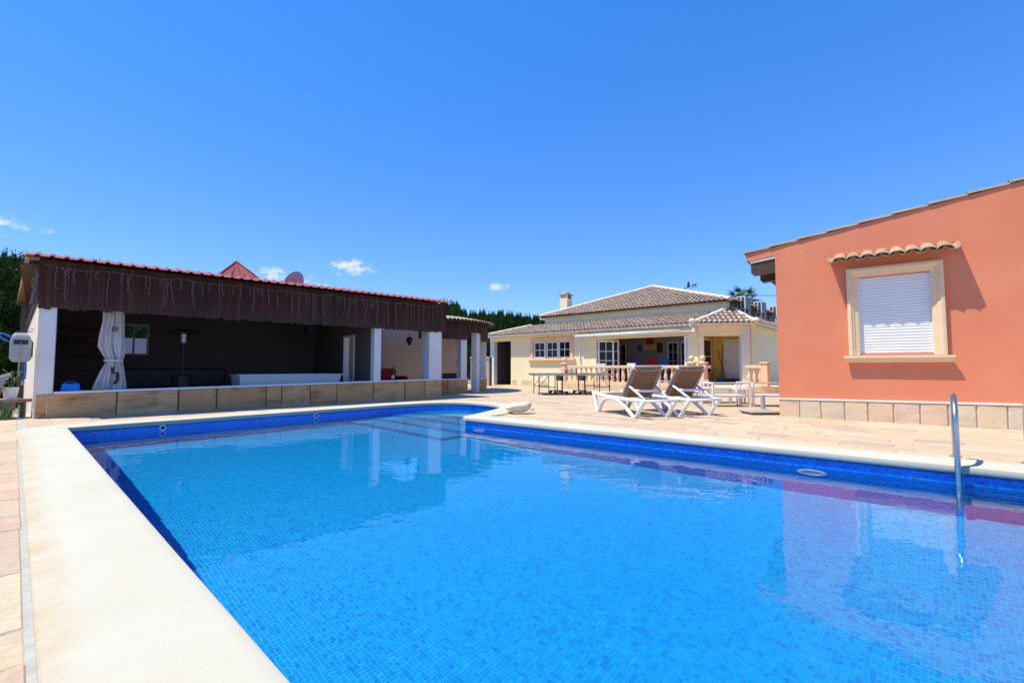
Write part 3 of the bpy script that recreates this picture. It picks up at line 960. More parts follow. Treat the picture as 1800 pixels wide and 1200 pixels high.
d_ = dm.add(vs_, fs).build('reflector', M['dish'], dish, smooth=True)
d_.modifiers.new('thickness', 'SOLIDIFY').thickness = .012
MB().tube([(0, 0, 0), (0, 0, .36)], .025, 8).build('mast', M['steel_dull'], dish)
MB().tube([(0, -.05, .1), (.1, .4, .35), (.1, .5, .55)], .012, 6).build('feed_arm', M['steel_dull'], dish)

# icicle string lights along the fascia
sl = empty('string_lights', (PO[0], PO[1], 0), R(PA))
tag(sl, 'unlit icicle string lights hanging along the brown fascia under the roof edge', 'string lights')
wire = MB(); pts = []
nx_ = 90
for k in range(nx_ + 1):
    x = .05 + (PL - .1) * k / nx_
    hook = (x / 1.15) % 1.0
    pts.append((x, -.052, 3.02 - .05 * 4 * hook * (1 - hook) + .01 * math.sin(x * 9)))
wire.tube(pts, .0038, 4).build('wire', M['wire'], sl)
rl = random.Random(9)
x = .22
while x < PL - .1:
    ln = rl.choice([.16, .22, .3, .42, .5, .62, .68])
    z0 = 3.0
    p = []; lx = x
    for k in range(7):
        t = k / 6
        lx += rl.uniform(-.022, .022)
        p.append((lx, -.052 - .004 * (k % 2), z0 - ln * t))
    if rl.random() < .35: p.append((lx + rl.uniform(-.09, .09), -.056, z0 - ln - .02))
    s_ = MB().tube(p, .0034, 4)
    for k in range(int(ln / .055)):
        q = p[min(6, int(k * .055 / ln * 6))]
        zz = z0 - k * .055 - .03
        s_.tube([(q[0], -.056, zz), (q[0] + rl.choice([-.02, .02]), -.07, zz - .016)], .0055, 4)
    s_.build('light_strand', M['wire'], sl)
    x += rl.choice([.05, .1, .16, .2, .26])
clump = MB()
for k in range(34):
    t = rl.uniform(0.0, .3); q = Vector((-.045 - .49 * t, -.02 + 5.0 * t, 3.05 - .40 * t - rl.uniform(0, .5)))
    p = [q]
    for _ in range(6): p.append(p[-1] + Vector((rl.uniform(-.015, .005), rl.uniform(-.05, .05), rl.uniform(-.07, .02))))
    clump.tube(p, .0055, 4)
clump.build('tangle', M['wire'], sl, kind='stuff')

# white garden wall behind the pool house (seen through its window)
o = MB().box(-3, 8, 7.3, 7.45, -.05, 1.98).build('garden_wall', M['white_plaster'])
o.location = (PO[0], PO[1], 0); o.rotation_euler = (0, 0, R(PA))
tag(o, 'white garden wall seen through the pool house window', 'wall')

def ph_at(x, y, z=0):
    c, s = math.cos(R(PA)), math.sin(R(PA))
    return (PO[0] + c * x - s * y, PO[1] + s * x + c * y, z)
# tied-back curtain
def make_curtain():
    root = empty('curtain', ph_at(1.12, .34, .0), R(PA))
    tag(root, 'white curtain tied back in the middle, hanging in the pool house opening', 'curtain')
    prof = [(2.24, .17, 0), (2.0, .18, .0), (1.7, .215, -.01), (1.45, .22, -.01), (1.25, .17, .03), (1.15, .135, .05), (1.08, .15, .04), (.9, .21, .02), (.65, .26, 0), (.35, .30, -.02), (.12, .31, -.02)]
    vs_, fs = [], []
    N = 64
    for i, (z, hw, off) in enumerate(prof):
        for k in range(N + 1):
            u = k / N * 2 - 1
            fold = math.sin(u * 17 + .5 * math.sin(z * 2)) * .035 + math.sin(u * 7.3 + 1) * .03
            vs_.append((off + u * hw + .01 * math.sin(z * 7 + u * 5), fold * (.6 + hw * 1.6), z))
    for i in range(len(prof) - 1):
        for k in range(N): fs.append((i * (N + 1) + k, i * (N + 1) + k + 1, (i + 1) * (N + 1) + k + 1, (i + 1) * (N + 1) + k))
    MB().add(vs_, fs).build('drape', M['curtain'], root, smooth=True)
    MB().tube([(.03 + .155 * math.cos(a), .075 * math.sin(a), 1.145) for a in np.linspace(0, 2 * math.pi, 25)], .024, 8, flat=(.5, 1)).build('tie', M['curtain'], root, smooth=True)
    pt_ = MB().box(-.02, .07, -.124, -.119, 1.77, 1.87)
    o = pt_.build('black_patch', M['black'], root)
    MB().box(.002, .020, -.1275, -.1245, 1.785, 1.81).box(.032, .050, -.1275, -.1245, 1.785, 1.81).box(.002, .020, -.1275, -.1245, 1.828, 1.853).box(.032, .050, -.1275, -.1245, 1.828, 1.853).build('patch_mark', M['grey_plastic'], o)
    MB().tube([(.02, -.13, 1.0), (.02, -.135, .88), (.10, -.135, .87), (.10, -.135, .72), (.07, -.135, .66), (.04, -.135, .67)], .032, 6).build('black_strap', M['black'], root)
make_curtain()

# patio heater
h = empty('patio_heater', ph_at(2.62, 2.2), R(PA)); h.scale = (1, 1, 1.06)
tag(h, 'mushroom-shaped patio heater standing inside the dark pool house', 'heater')
MB().lathe([(.23, 0), (.23, .72), (.2, .76)], n=16).build('gas_housing', M['black_metal'], h, smooth=False)
MB().lathe([(.03, .76), (.03, 1.55)], n=10).build('post', M['black_metal'], h)
MB().lathe([(.075, 1.55), (.085, 1.58), (.085, 1.78), (.06, 1.80)], n=14).build('burner', M['steel_dull'], h)
MB().lathe([(.39, 1.79), (.40, 1.80), (.34, 1.84), (.18, 1.89), (.03, 1.92)], n=24).build('reflector', M['black_metal'], h, smooth=True)
# white tub behind the low wall
tb = empty('tub', ph_at(5.03, 1.35), R(PA)); tb.scale = (1.08, 1, 1.03)
tag(tb, 'long white tub with flared ends just behind the low stone wall', 'tub')
MB().add([(-1.18, -.35, 0), (1.12, -.35, 0), (1.12, .5, 0), (-1.18, .5, 0), (-1.22, -.42, .74), (1.30, -.42, .74), (1.30, .58, .74), (-1.22, .58, .74)], [(0, 1, 5, 4), (1, 2, 6, 5), (2, 3, 7, 6), (3, 0, 4, 7), (3, 2, 1, 0), (4, 5, 6, 7)]).build('shell', M['tub_white'] if 'tub_white' in M else M['white_plastic'], tb)
MB().box(-1.25, 1.34, -.45, -.38, .741, .775).box(-1.25, 1.34, .54, .61, .741, .775).box(-1.25, -1.18, -.38, .54, .741, .775).box(1.27, 1.34, -.38, .54, .741, .775).build('rim', M['white_paint'], tb)
# dark sofa, cupboards, loudspeaker, sofa in the bay
so = empty('sofa', ph_at(2.6, 4.3), R(PA))
tag(so, 'dark sofa against the back wall below the small window', 'sofa')
MB().box(-1.5, 1.5, -.45, .35, .1, .45).build('seat', M['black'], so, bevel=.04)
MB().box(-1.5, 1.5, .36, .6, .1, .95).build('backrest', M['black'], so, bevel=.04)
ku = empty('kitchen_unit', ph_at(.45, 4.3), R(PA))
tag(ku, 'dim kitchen shelf unit in the corner behind the white pillar', 'shelves')
MB().box(-.4, .7, -.1, .6, 0, .9).build('cabinet', M['dark_wood'], ku)
for z in (1.3, 1.65, 2.0): MB().box(-.4, .7, .2, .6, z, z + .03).build('shelf', M['dark_wood'], ku)
for k in range(5): MB().lathe([(.05, 0), (.06, .1), (.03, .16), (.03, .2)], (-.28 + .2 * k, .4, 1.335 + .35 * (k % 2)), 10).build('jar', M['dark_room'], ku)
sp = empty('loudspeaker', ph_at(6.3, 3.2, 2.14), R(PA))
tag(sp, 'black loudspeaker hanging high in the dark corner of the pool house', 'loudspeaker')
MB().box(-.16, .16, -.14, .14, 0, .46).build('cabinet', M['black'], sp, bevel=.015)
MB().lathe([(.11, 0), (.09, .01), (.03, .02)], n=16).build('cone', M['black_metal'], sp).matrix_basis = Matrix.Translation((0, -.141, .16)) @ Matrix.Rotation(R(90), 4, 'X')
MB().tube([(0, 0, .46), (0, 0, .66)], .02, 6).build('bracket', M['black'], sp)
rsf = empty('armchair', ph_at(8.62, 2.2), R(PA))
tag(rsf, 'red armchair in the pale bay beside the white pillar', 'armchair')
MB().box(-.55, .55, -.4, .4, .08, .48).build('seat', M['red_cloth'], rsf, bevel=.06)
MB().box(-.55, .55, .3, .58, .3, .95).build('backrest', M['red_cloth'], rsf, bevel=.07)
for x in (-.62, .5): MB().box(x, x + .14, -.4, .4, .1, .68).build('armrest', M['red_cloth'], rsf, bevel=.05)
bo = empty('bottle', ph_at(7.85, .5, sill_z(7.9) + .012), R(PA)); bo.location = ph_at(7.72, .12, sill_z(7.7) + .012)
tag(bo, 'dark bottle standing on the white sill in front of the red armchair', 'bottle')
MB().lathe([(.045, 0), (.05, .22), (.02, .31), (.016, .44)], n=12).build('glass', M['black'], bo)
MB().lathe([(.049, .05), (.0505, .15)], n=12).build('paper_label', M['beige_room'], bo)
ln = empty('lantern', ph_at(9.15, 1.6, 1.93), R(PA))
tag(ln, 'small dark metal lantern hanging in the bay of the pool house', 'lantern')
MB().tube([(0, 0, .16), (0, 0, .95)], .006, 5).build('chain', M['black_metal'], ln)
MB().lathe([(.02, .16), (.13, .08), (.14, .05), (.10, .03), (.11, -.05), (.05, -.13), (.01, -.17)], n=6).build('body', M['black_metal'], ln)
bn = empty('bench', ph_at(8.2, 4.3), R(PA))
tag(bn, 'long pale bench along the back of the bay', 'bench')
MB().box(-.5, 1.3, -.2, .25, .42, .5).build('seat', M['white_paint'], bn); 
for x in (-.4, 1.1): MB().box(x, x + .1, -.15, .2, 0, .42).build('leg', M['white_paint'], bn)
bb = empty('beach_bag', ph_at(.50, .16, sill_z(.5) + .012), R(PA)); bb.scale = (.75, .75, .42)
tag(bb, 'blue beach bag on the white sill beside the white corner pillar', 'bag')
MB().add([(-.2, -.1, 0), (.2, -.1, 0), (.2, .1, 0), (-.2, .1, 0), (-.17, -.06, .36), (.17, -.06, .36), (.17, .06, .36), (-.17, .06, .36)], [(0, 1, 5, 4), (1, 2, 6, 5), (2, 3, 7, 6), (3, 0, 4, 7), (4, 5, 6, 7)]).build('body', M['blue_plastic'], bb, bevel=.02)
MB().tube([(-.13, -.08, .36), (-.06, -.08, .46), (.05, -.08, .47), (.13, -.08, .36)], .012, 6).build('handle', M['blue_plastic'], bb, smooth=True)
yt = empty('water_toy', ph_at(.98, .34, sill_z(.9) - .03), R(PA)); yt.location = ph_at(.93, .18, sill_z(.9) + .012)
tag(yt, 'small yellow swimming goggles on the white sill beside the blue bag', 'goggles')
for x in (-.055, .055):
    MB().tube([(x + .04 * math.cos(a), 0, .045 + .035 * math.sin(a)) for a in np.linspace(0, 2 * math.pi, 17)], .011, 6).build('lens_ring', M['yellow_plastic'], yt)
# ------------------------------------------------------------------ round pergola at the end of the pool house
M['tile'] = None
def m_tile(name, stops):
    t = NT(name)
    r = t.rnd()
    c = t.ramp(r, stops)
    n = t.noise(7, 6, .7)
    c = t.mix(t.math('MULTIPLY', t.math('SUBTRACT', n, .45, True), 2.4, True), c, (.20, .165, .14))
    n2 = t.noise(40, 4, .7)
    c = t.mix(.25, c, t.ramp(n2, [(.3, (.25, .22, .2)), (.7, (.75, .7, .65))]), 'OVERLAY')
    t.bump(n2, .3, .004)
    return t.out(c, .85, spec=.15)
M['tile'] = m_tile('weathered clay tile', [(0, (.40, .28, .20)), (.3, (.46, .34, .25)), (.55, (.34, .25, .19)), (.8, (.52, .40, .30)), (1, (.42, .26, .18))])
M['tile_new'] = m_tile('ochre clay tile', [(0, (.46, .29, .17)), (.4, (.54, .36, .22)), (.7, (.40, .26, .16)), (1, (.50, .38, .27))])
M['tile_bed'] = plain('tile underside', (.075, .05, .035), .9, var=.2)
M['mortar'] = plain('pale ridge mortar', (.74, .60, .48), .85, var=.1)
rp_c = (11.35, 4.0)
RPR = 2.6
rp = empty('round_pergola', ph_at(rp_c[0], rp_c[1]), R(PA))
tag(rp, 'curved pergola with stone base and board fascia adjoining the pool house', 'pergola')
def arc(a0, a1, r, n):
    return [(r * math.cos(R(a0 + (a1 - a0) * k / n)), r * math.sin(R(a0 + (a1 - a0) * k / n))) for k in range(n + 1)]
def arc_wall(name, a0, a1, r0, r1, z0, z1, mat, parent, n=10):
    i, o = arc(a0, a1, r0, n), arc(a0, a1, r1, n)
    return MB().prism(o + list(reversed(i)), z0, z1).build(name, mat, parent)
for k, (a0, a1) in enumerate(((-128, -104), (-103.4, -84), (-66, -52), (-51.5, -36), (-35.5, -12))):
    arc_wall('stone_base', a0, a1, RPR - .25, RPR, -.04, .52, M['slab_brown'], rp, 6)
for a0, a1 in ((-128, -84), (-66, -12)):
    arc_wall('base_cap', a0, a1, RPR - .28, RPR + .03, .522, .56, M['white_paint'], rp, 12)
for a, w, z0 in ((-88, 6.5, .56), (-69, 5.5, .0), (-46, 5, .56), (-22, 5, .56)):
    arc_wall('pillar', a - w / 2, a + w / 2, RPR - .27, RPR - .02, z0, 2.5, M['white_plaster'], rp, 3)
a = -128.0
while a < 10:
    st = 2.1
    z0 = 2.36 if -84 < a < -67 else 2.06
    arc_wall('fascia_board', a, a + st - .08, RPR + .02, RPR + .05, z0 + rs.uniform(-.02, .01), 2.74, M['plank'], rp, 1)
    a += st
arc_wall('fascia_backing', -130, 10, RPR, RPR + .018, 2.40, 2.74, M['dark_wood'], rp, 30)
rf = MB()
n = 40; vs_ = []; fs = []
for k, (x, y) in enumerate(arc(-140, 15, RPR + .22, n)): vs_.append((x, y, 2.765))
vs_.append((0, 0, 3.35))
for k in range(n): fs.append((k, k + 1, n + 1))
prf = rf.add(vs_, fs).build('roof', M['tile_bed'], rp)
prf.modifiers.new('thickness', 'SOLIDIFY').thickness = .03
tl = MB()
for k in range(46):
    an = R(-138 + 152 * k / 45)
    e = Vector((math.cos(an), math.sin(an), 0)); tq = Vector((-e.y, e.x, 0))
    for (r0, r1) in ((RPR + .26, RPR - .25), (RPR - .2, RPR - .7)):
        va_ = []
        for rr, rad_ in ((r0, .075), (r1, .06)):
            z = 2.765 + (RPR + .22 - rr) * .2075 + .02
            for j in range(6):
                b_ = math.pi * j / 5
                q = e * rr + tq * (rad_ * math.cos(b_)); va_.append((q.x, q.y, z + rad_ * .75 * math.sin(b_)))
        tl.add(va_, [(j, j + 1, 7 + j, 6 + j) for j in range(5)])
tl.build('eave_tiles', M['tile'], prf, kind='stuff').modifiers.new('thickness', 'SOLIDIFY').thickness = .012
# things under it: a small trolley with a fan
fn = empty('standing_fan', ph_at(12.0, 2.5), R(PA))
tag(fn, 'dark standing fan in the entrance of the round pergola', 'fan')
MB().lathe([(.2, 0), (.2, .03), (.04, .06)], n=16).build('base', M['black'], fn)
MB().tube([(0, 0, .05), (0, 0, 1.05)], .02, 8).build('post', M['grey_plastic'], fn)
fh = MB()
for r_ in (.08, .14, .2): fh.tube([(r_ * math.cos(a), -.06, 1.15 + r_ * math.sin(a)) for a in np.linspace(0, 2 * math.pi, 21)], .008, 5)
fh.build('guard', M['black'], fn)
bl = MB()
for k in range(3):
    a = k * 2.094
    bl.add([(0, -.03, 1.15), (.17 * math.cos(a - .35), -.05, 1.15 + .17 * math.sin(a - .35)), (.18 * math.cos(a + .35), -.02, 1.15 + .18 * math.sin(a + .35))], [(0, 1, 2), (2, 1, 0)])
bl.build('blades', M['grey_plastic'], fn)
cb = empty('cabinet', ph_at(11.9, 3.0), R(PA)); tag(cb, 'low black cabinet behind the standing fan', 'cabinet')
MB().box(-.3, .35, 0, .5, .05, .75).build('body', M['black'], cb, bevel=.01)
MB().box(-.27, .02, -.012, -.001, .1, .7).build('door', M['black_metal'], cb); MB().box(.04, .32, -.012, -.001, .1, .7).build('door', M['black_metal'], cb)

# ------------------------------------------------------------------ the villa
HOo, HA = (-.063, 25.446), -42.0
def ho_at(x, y, z=0):
    c, s = math.cos(R(HA)), math.sin(R(HA))
    return (HOo[0] + c * x - s * y, HOo[1] + s * x + c * y, z)
M['cream'] = plain('cream render', (.87, .75, .46), .9, var=.05, scale=1.5, bump=.15, bscale=30)
M['yellow_wall'] = plain('yellow render', (.84, .54, .17), .9, var=.05, scale=1.5)  # yellow, saturated further to carry the bounced light in the porch
M['peach_stone'] = plain('peach cast stone', (.80, .53, .33), .8, var=.08, scale=5, bump=.2, bscale=60)
M['gutter'] = plain('cream gutter', (.78, .70, .58), .5, var=.05)
villa = empty('villa', (HOo[0], HOo[1], 0), R(HA))
tag(villa, 'cream single-storey villa with weathered clay tile roofs', 'house')
EZ = 2.66
wl_ = MB()
OPEN = (5.45, 9.86)
for x0, x1, z0, z1 in ((0, 1.62, -.05, EZ), (3.98, OPEN[0], -.05, EZ), (OPEN[1], 10.2, -.05, EZ), (1.62, 3.98, -.05, 1.42), (1.62, 3.98, 2.34, EZ), (OPEN[0], OPEN[1], 2.30, EZ)):
    wl_.box(x0, x1, 0, .22, z0, z1)
wall_f = wl_.build('front_wall', M['cream'], villa)
# carport end
MB().box(-1.58, -1.28, -.02, .25, -.05, EZ - .22).build('carport_pillar', M['white_plaster'], villa)
MB().box(-1.6, -.002, -.02, .22, EZ - .22, EZ).build('carport_lintel', M['cream'], villa)
MB().box(-1.6, 0, 4.0, 4.15, -.05, EZ).box(-1.6, -1.45, .25, 4.0, -.05, EZ).box(-.15, -.003, .22, 4.0, -.05, EZ).build('carport_wall', M['dark_room'], villa)
MB().box(-1.6, 0, .05, 4.1, EZ, EZ + .05).build('carport_ceiling', M['dark_wood'], villa)
for x0, x1, z1 in ((.08, .42, .30), (.75, 1.5, .30), (1.9, 2.5, .28)): MB().box(x0, x1, -.014, -.001, -.01, z1).build('base_stone', M['slab'], wall_f)
# window with peach surround
wn_ = empty('window', (0, 0, 0)); wn_.parent = villa
def surround(x0, x1, z0, z1, w, d, parent, mat, nm='surround'):
    return MB().box(x0 - w, x0, -d, .0, z0 - .0, z1 + w).box(x1, x1 + w, -d, .0, z0, z1 + w).box(x0, x1, -d, .0, z1, z1 + w).build(nm, mat, parent, bevel=.012)
surround(1.62, 3.98, 1.44, 2.32, .17, .06, wn_, M['peach_stone'])
MB().box(1.30, 4.28, -.14, .0, 1.33, 1.435).build('sill', M['peach_stone'], wn_, bevel=.02)
for a, b, dy in ((1.66, 2.40, .0), (2.44, 3.18, .05), (3.22, 3.95, .05)):
    f = MB()
    f.box(a, a + .06, dy, dy + .05, 1.46, 2.31).box(b - .06, b, dy, dy + .05, 1.46, 2.31).box(a + .06, b - .06, dy, dy + .05, 1.46, 1.52).box(a + .06, b - .06, dy, dy + .05, 2.25, 2.31)
    fo = f.build('sash', M['white_paint'], wn_)
    m_ = (a + b) / 2
    MB().box(m_ - .012, m_ + .012, dy + .005, dy + .03, 1.52, 2.25).box(a + .06, m_ - .012, dy + .005, dy + .03, 1.87, 1.90).box(m_ + .012, b - .06, dy + .005, dy + .03, 1.87, 1.90).build('glazing_bar', M['white_paint'], fo)
    MB().box(a + .06, b - .06, dy + .031, dy + .04, 1.52, 2.25).build('pane', M['glass_dark'], fo)
MB().box(1.62, 3.98, .12, .2, 1.42, 2.34).build('dark_backing', M['dark_room'], wn_)  # dark sheet closing the opening, in place of the unlit room behind
# room behind the wide opening
M['room_grey'] = plain('greyish room wall', (.46, .40, .38), .9, var=.05)
MB().box(3.8, OPEN[1] + .3, 3.6, 3.75, .2, 2.6).build('room_wall', M['room_grey'], villa)
for x0, x1 in ((4.0, 4.1), (9.78, 9.865)): MB().box(x0, x1, .23, 3.6, .2, 2.54).build('room_side_wall', M['room_grey'], villa)
MB().box(4.0, OPEN[1] + .3, .22, 3.6, 2.55, 2.62).build('room_ceiling', M['room_grey'], villa)
MB().box(4.0, OPEN[1] + .3, .0, 3.6, .2, .305).build('room_floor', M['terracotta'], villa)
def glazed_door(x0, x1, y, ang, nm='patio_door'):
    e = empty(nm, (x0, y, .31)); e.parent = villa; e.rotation_euler = (0, 0, R(ang))
    w_ = x1 - x0
    fr_ = MB().box(0, .08, 0, .045, 0, 1.97).box(w_ - .08, w_, 0, .045, 0, 1.97).box(.08, w_ - .08, 0, .045, 0, .12).box(.08, w_ - .08, 0, .045, 1.87, 1.97).build('frame', M['white_paint'], e)
    gb = MB().box(w_ / 2 - .015, w_ / 2 + .015, .01, .035, .12, 1.87)
    for z in (.55, .98, 1.42): gb.box(.08, w_ / 2 - .015, .01, .035, z, z + .03).box(w_ / 2 + .015, w_ - .08, .01, .035, z, z + .03)
    gb.build('glazing_bar', M['white_paint'], e)
    MB().box(.08, w_ - .08, .036, .04, .12, 1.87).build('pane', M['glass_dark'], e)
glazed_door(5.50, 6.25, .06, 32); glazed_door(5.62, 6.42, .25, 40); glazed_door(4.5, 5.15, 3.5, 0); glazed_door(7.40, 7.98, 3.5, 0); glazed_door(8.06, 8.66, 3.5, 0); glazed_door(9.62, 9.84, .06, 0)
# chamfered corner porch
CH0, CH1 = Vector((10.2, 0)), Vector((11.82, 1.12))
cd_ = (CH1 - CH0).normalized(); cn = Vector((-cd_.y, cd_.x))
def chbox(name, a, b, d0, d1, z0, z1, mat, parent=None, bevel=0):
    P = [CH0 + cd_ * a + cn * d0, CH0 + cd_ * b + cn * d0, CH0 + cd_ * b + cn * d1, CH0 + cd_ * a + cn * d1]
    return MB().prism([(p.x, p.y) for p in P], z0, z1).build(name, mat, parent or villa, bevel=bevel)
CL = (CH1 - CH0).length
chbox('porch_lintel', .02, CL, 0, .22, 2.26, EZ, M['cream'])
chbox('porch_pillar', 0.02, .24, .0, .22, .28, 2.258, M['cream'])
chbox('porch_pillar', CL - .30, CL + .02, -.03, .3, .28, 2.64, M['white_plaster'], bevel=.01)
MB().box(11.62, 11.84, 1.4, 9.0, -.05, EZ).build('side_wall', M['cream'], villa)
pwl = MB().box(9.9, 11.6, 2.4, 2.55, .28, EZ).build('porch_back_wall', M['yellow_wall'], villa)
MB().box(9.87, 10.0, .23, 2.4, .28, EZ).build('porch_side_wall', M['yellow_wall'], villa)
MB().box(10.45, 11.15, 2.352, 2.396, .31, 2.22).build('porch_door', M['white_paint'], villa, bevel=.01)
MB().tube([(10.53, 2.33, 1.25), (10.53, 2.30, 1.25), (10.62, 2.30, 1.25)], .012, 6).build('door_handle', M['steel_dull'], villa)
MB().box(10.003, 10.03, 1.0, 2.0, .8, 2.15).build('porch_window', M['glass_dark'], villa)
MB().box(10.003, 10.05, .95, 1.0, .75, 2.2).box(10.003, 10.05, 2.0, 2.05, .75, 2.2).box(10.003, 10.05, 1.0, 2.0, 2.15, 2.2).box(10.003, 10.05, 1.0, 2.0, 1.45, 1.48).build('porch_window_frame', M['white_paint'], villa)
MB().prism([(9.9, .25), (10.2, .02), (11.8, 1.15), (11.8, 2.5), (9.9, 2.5)], 2.5, 2.56).build('porch_ceiling', M['white_plaster'], villa)
# eaves, gutters, awning
def beam(mb, p, q, w, h, up=0):
    p, q = Vector(p), Vector(q); d = (q - p).normalized(); n_ = Vector((0, 0, 1)).cross(d).normalized() * w / 2; u = Vector((0, 0, h / 2))
    vs_ = [p - n_ - u, p + n_ - u, p + n_ + u, p - n_ + u, q - n_ - u, q + n_ - u, q + n_ + u, q - n_ + u]
    return mb.add(vs_, [(0, 1, 2, 3), (7, 6, 5, 4), (0, 4, 5, 1), (1, 5, 6, 2), (2, 6, 7, 3), (3, 7, 4, 0)])
OV = .32
ev = [(-1.95, -OV), (10.2 - .1, -OV), (CH1.x + OV * .95, CH1.y - OV * .42), (CH1.x + OV * .95, 9.0)]
for a, b in zip(ev, ev[1:]):
    beam(MB(), (*a, EZ + .055), (*b, EZ + .055), .13, .10).build('gutter', M['gutter'], villa)
sof = MB()
ins = [(-1.6, .1), (10.25, .1), (11.75, 1.25), (11.75, 9.0)]
for k in range(3):
    sof.quad((*ev[k], EZ + .005), (*ev[k + 1], EZ + .005), (*ins[k + 1], EZ + .005), (*ins[k], EZ + .005))
sof.build('soffit', M['cream'], villa)
MB().tube([(10.02, -.36, EZ + .05), (10.12, -.30, EZ + .02)], .09, 8).build('rain_hopper', M['gutter'], villa)
MB().tube([(4.55, -.03, .3), (4.55, -.03, EZ)], .04, 8).build('downpipe', M['white_paint'], villa)
# tiled slopes -------------------------------------------------------------
def tiled(name, e0, e1, i0, i1, ze, zi, parent, pitch=.20, over=.10):
    """slope between eave line e0-e1 (height ze) and inner line i0-i1 (height zi): dark bed plus barrel tiles in courses"""
    E0, E1, I0, I1 = [Vector((*p, z)) for p, z in ((e0, ze), (e1, ze), (i0, zi), (i1, zi))]
    MB().quad(E0, E1, I1, I0).build(name + '_bed', M['tile_bed'], parent).modifiers.new('thickness', 'SOLIDIFY').thickness = .05
    ed = (E1 - E0); le = ed.length; ed /= le
    nrm = ed.cross((I0 + I1) / 2 - E0).normalized()
    if nrm.z < 0: nrm = -nrm
    up = nrm.cross(ed).normalized()
    if up.z < 0: up = -up
    a0, a1 = (I0 - E0).dot(ed), (I1 - E0).dot(ed); hh = (I0 - E0).dot(up)
    t = MB(); rr = random.Random(len(name))
    k = 0
    while (k + .5) * pitch < le:
        x = (k + .5) * pitch; k += 1
        lim = hh
        if a0 > 0 and x < a0: lim = hh * x / a0
        if a1 < le and x > a1: lim = min(lim, hh * (le - x) / max(le - a1, 1e-6))
        y = -over
        while y < lim - .05:
            l = min(.36, lim - y + .03); lift = rr.uniform(.0, .012)
            va_ = []
            for yy, rad_, h_ in ((y, .074, .032 + lift), (y + l, .056, .008)):
                c = E0 + ed * (x + rr.uniform(-.008, .008)) + up * yy + nrm * h_
                for j in range(6):
                    b_ = math.pi * j / 5
                    va_.append(tuple(c + ed * (rad_ * math.cos(b_)) + nrm * (rad_ * .8 * math.sin(b_))))
            t.add(va_, [(j, j + 1, 7 + j, 6 + j) for j in range(5)])
            y += .30
    o = t.build(name + '_tiles', M['tile'], parent, kind='stuff')
    o.modifiers.new('thickness', 'SOLIDIFY').thickness = .014
def ridge(parent, p, q, r=.095, name='ridge_tile', mat=None):
    p, q = Vector(p), Vector(q); L = (q - p).length; n_ = max(1, int(L / .42))
    for k in range(n_):
        a, b = p.lerp(q, k / n_), p.lerp(q, (k + 1.02) / n_)
        MB().tube([a, b], [r * 1.08, r * .95], 8).build(name, mat or M['mortar'], parent)
UZ0, UZ1 = 3.33, 3.77
UX0, UX1, UY0, UY1 = 1.22, 10.9, 1.5, 8.6
tiled('front_roof', (-2.0, -.34), (10.12, -.34), (.2, 1.5), (10.85, 1.5), EZ + .10, UZ0, villa)
tiled('porch_roof', (10.12, -.34), (12.13, .98), (10.87, 1.52), (11.05, 1.72), EZ + .10, UZ0 + .10, villa, over=.06)
tiled('side_roof', (12.13, .98), (12.13, 9.0), (11.05, 1.75), (11.05, 9.0), EZ + .10, UZ0, villa)
ridge(villa, (10.15, -.30, EZ + .14), (10.87, 1.5, UZ0 + .12), .085)
ridge(villa, (12.1, 1.0, EZ + .14), (11.05, 1.72, UZ0 + .12), .085)
ridge(villa, (-2.0, -.3, EZ + .14), (.25, 1.5, UZ0 + .05), .08)
MB().sphere((10.12, -.36, EZ + .18), (.13, .13, .12), 10, 6).build('hip_end', M['mortar'], villa)
MB().sphere((12.13, .98, EZ + .18), (.14, .14, .12), 10, 6).build('hip_end', M['mortar'], villa)
upw = MB().box(UX0, UX1, UY0, UY0 + .2, 3.2, UZ1).box(UX1 - .2, UX1, UY0 + .2, UY1, 3.2, UZ1).box(UX0, UX0 + .2, UY0 + .2, UY1, 3.2, UZ1).build('upper_wall', M['cream'], villa)
MB().box(UX0 - .4, UX1 - .02, UY0 - .09, UY0 - .003, UZ0 - .02, UZ0 + .075).build('flashing', M['mortar'], villa)
APX = (6.0, 5.05, 5.38)
o_ = .22
tiled('upper_front', (UX0 - o_, UY0 - o_), (UX1 + o_, UY0 - o_), (APX[0] - .02, APX[1]), (APX[0] + .02, APX[1]), UZ1 + .02, APX[2], villa)
tiled('upper_side', (UX1 + o_, UY0 - o_), (UX1 + o_, UY1 + o_), (APX[0], APX[1] - .02), (APX[0], APX[1] + .02), UZ1 + .02, APX[2], villa)
tiled('upper_left', (UX0 - o_, UY1 + o_), (UX0 - o_, UY0 - o_), (APX[0], APX[1] + .02), (APX[0], APX[1] - .02), UZ1 + .02, APX[2], villa, pitch=.3)
ridge(villa, (UX0 - o_, UY0 - o_, UZ1 + .06), (APX[0], APX[1], APX[2] + .05))
ridge(villa, (UX1 + o_, UY0 - o_, UZ1 + .06), (APX[0], APX[1], APX[2] + .05))
# chimney
ch = empty('chimney', (1.75, 2.8, 3.95)); ch.parent = villa
MB().box(-.25, .25, -.25, .25, -.5, .95).build('stack', M['cream'], ch)
lo_ = MB()
for x, y in ((-.25, -.25), (.13, -.25), (-.25, .13), (.13, .13), (-.06, -.25), (-.06, .13)): lo_.box(x, x + .12, y, y + .12, .95, 1.17)
lo_.build('vent_posts', M['cream'], ch)
MB().box(-.17, .17, -.17, .17, .95, 1.17).build('vent_dark', M['black'], ch)
MB().box(-.31, .31, -.31, .31, 1.17, 1.21).build('cap_course', M['tile'], ch)
MB().lathe([(.24, 1.21), (.22, 1.28), (.18, 1.36), (.15, 1.39)], n=9).build('cap', M['tile'], ch)
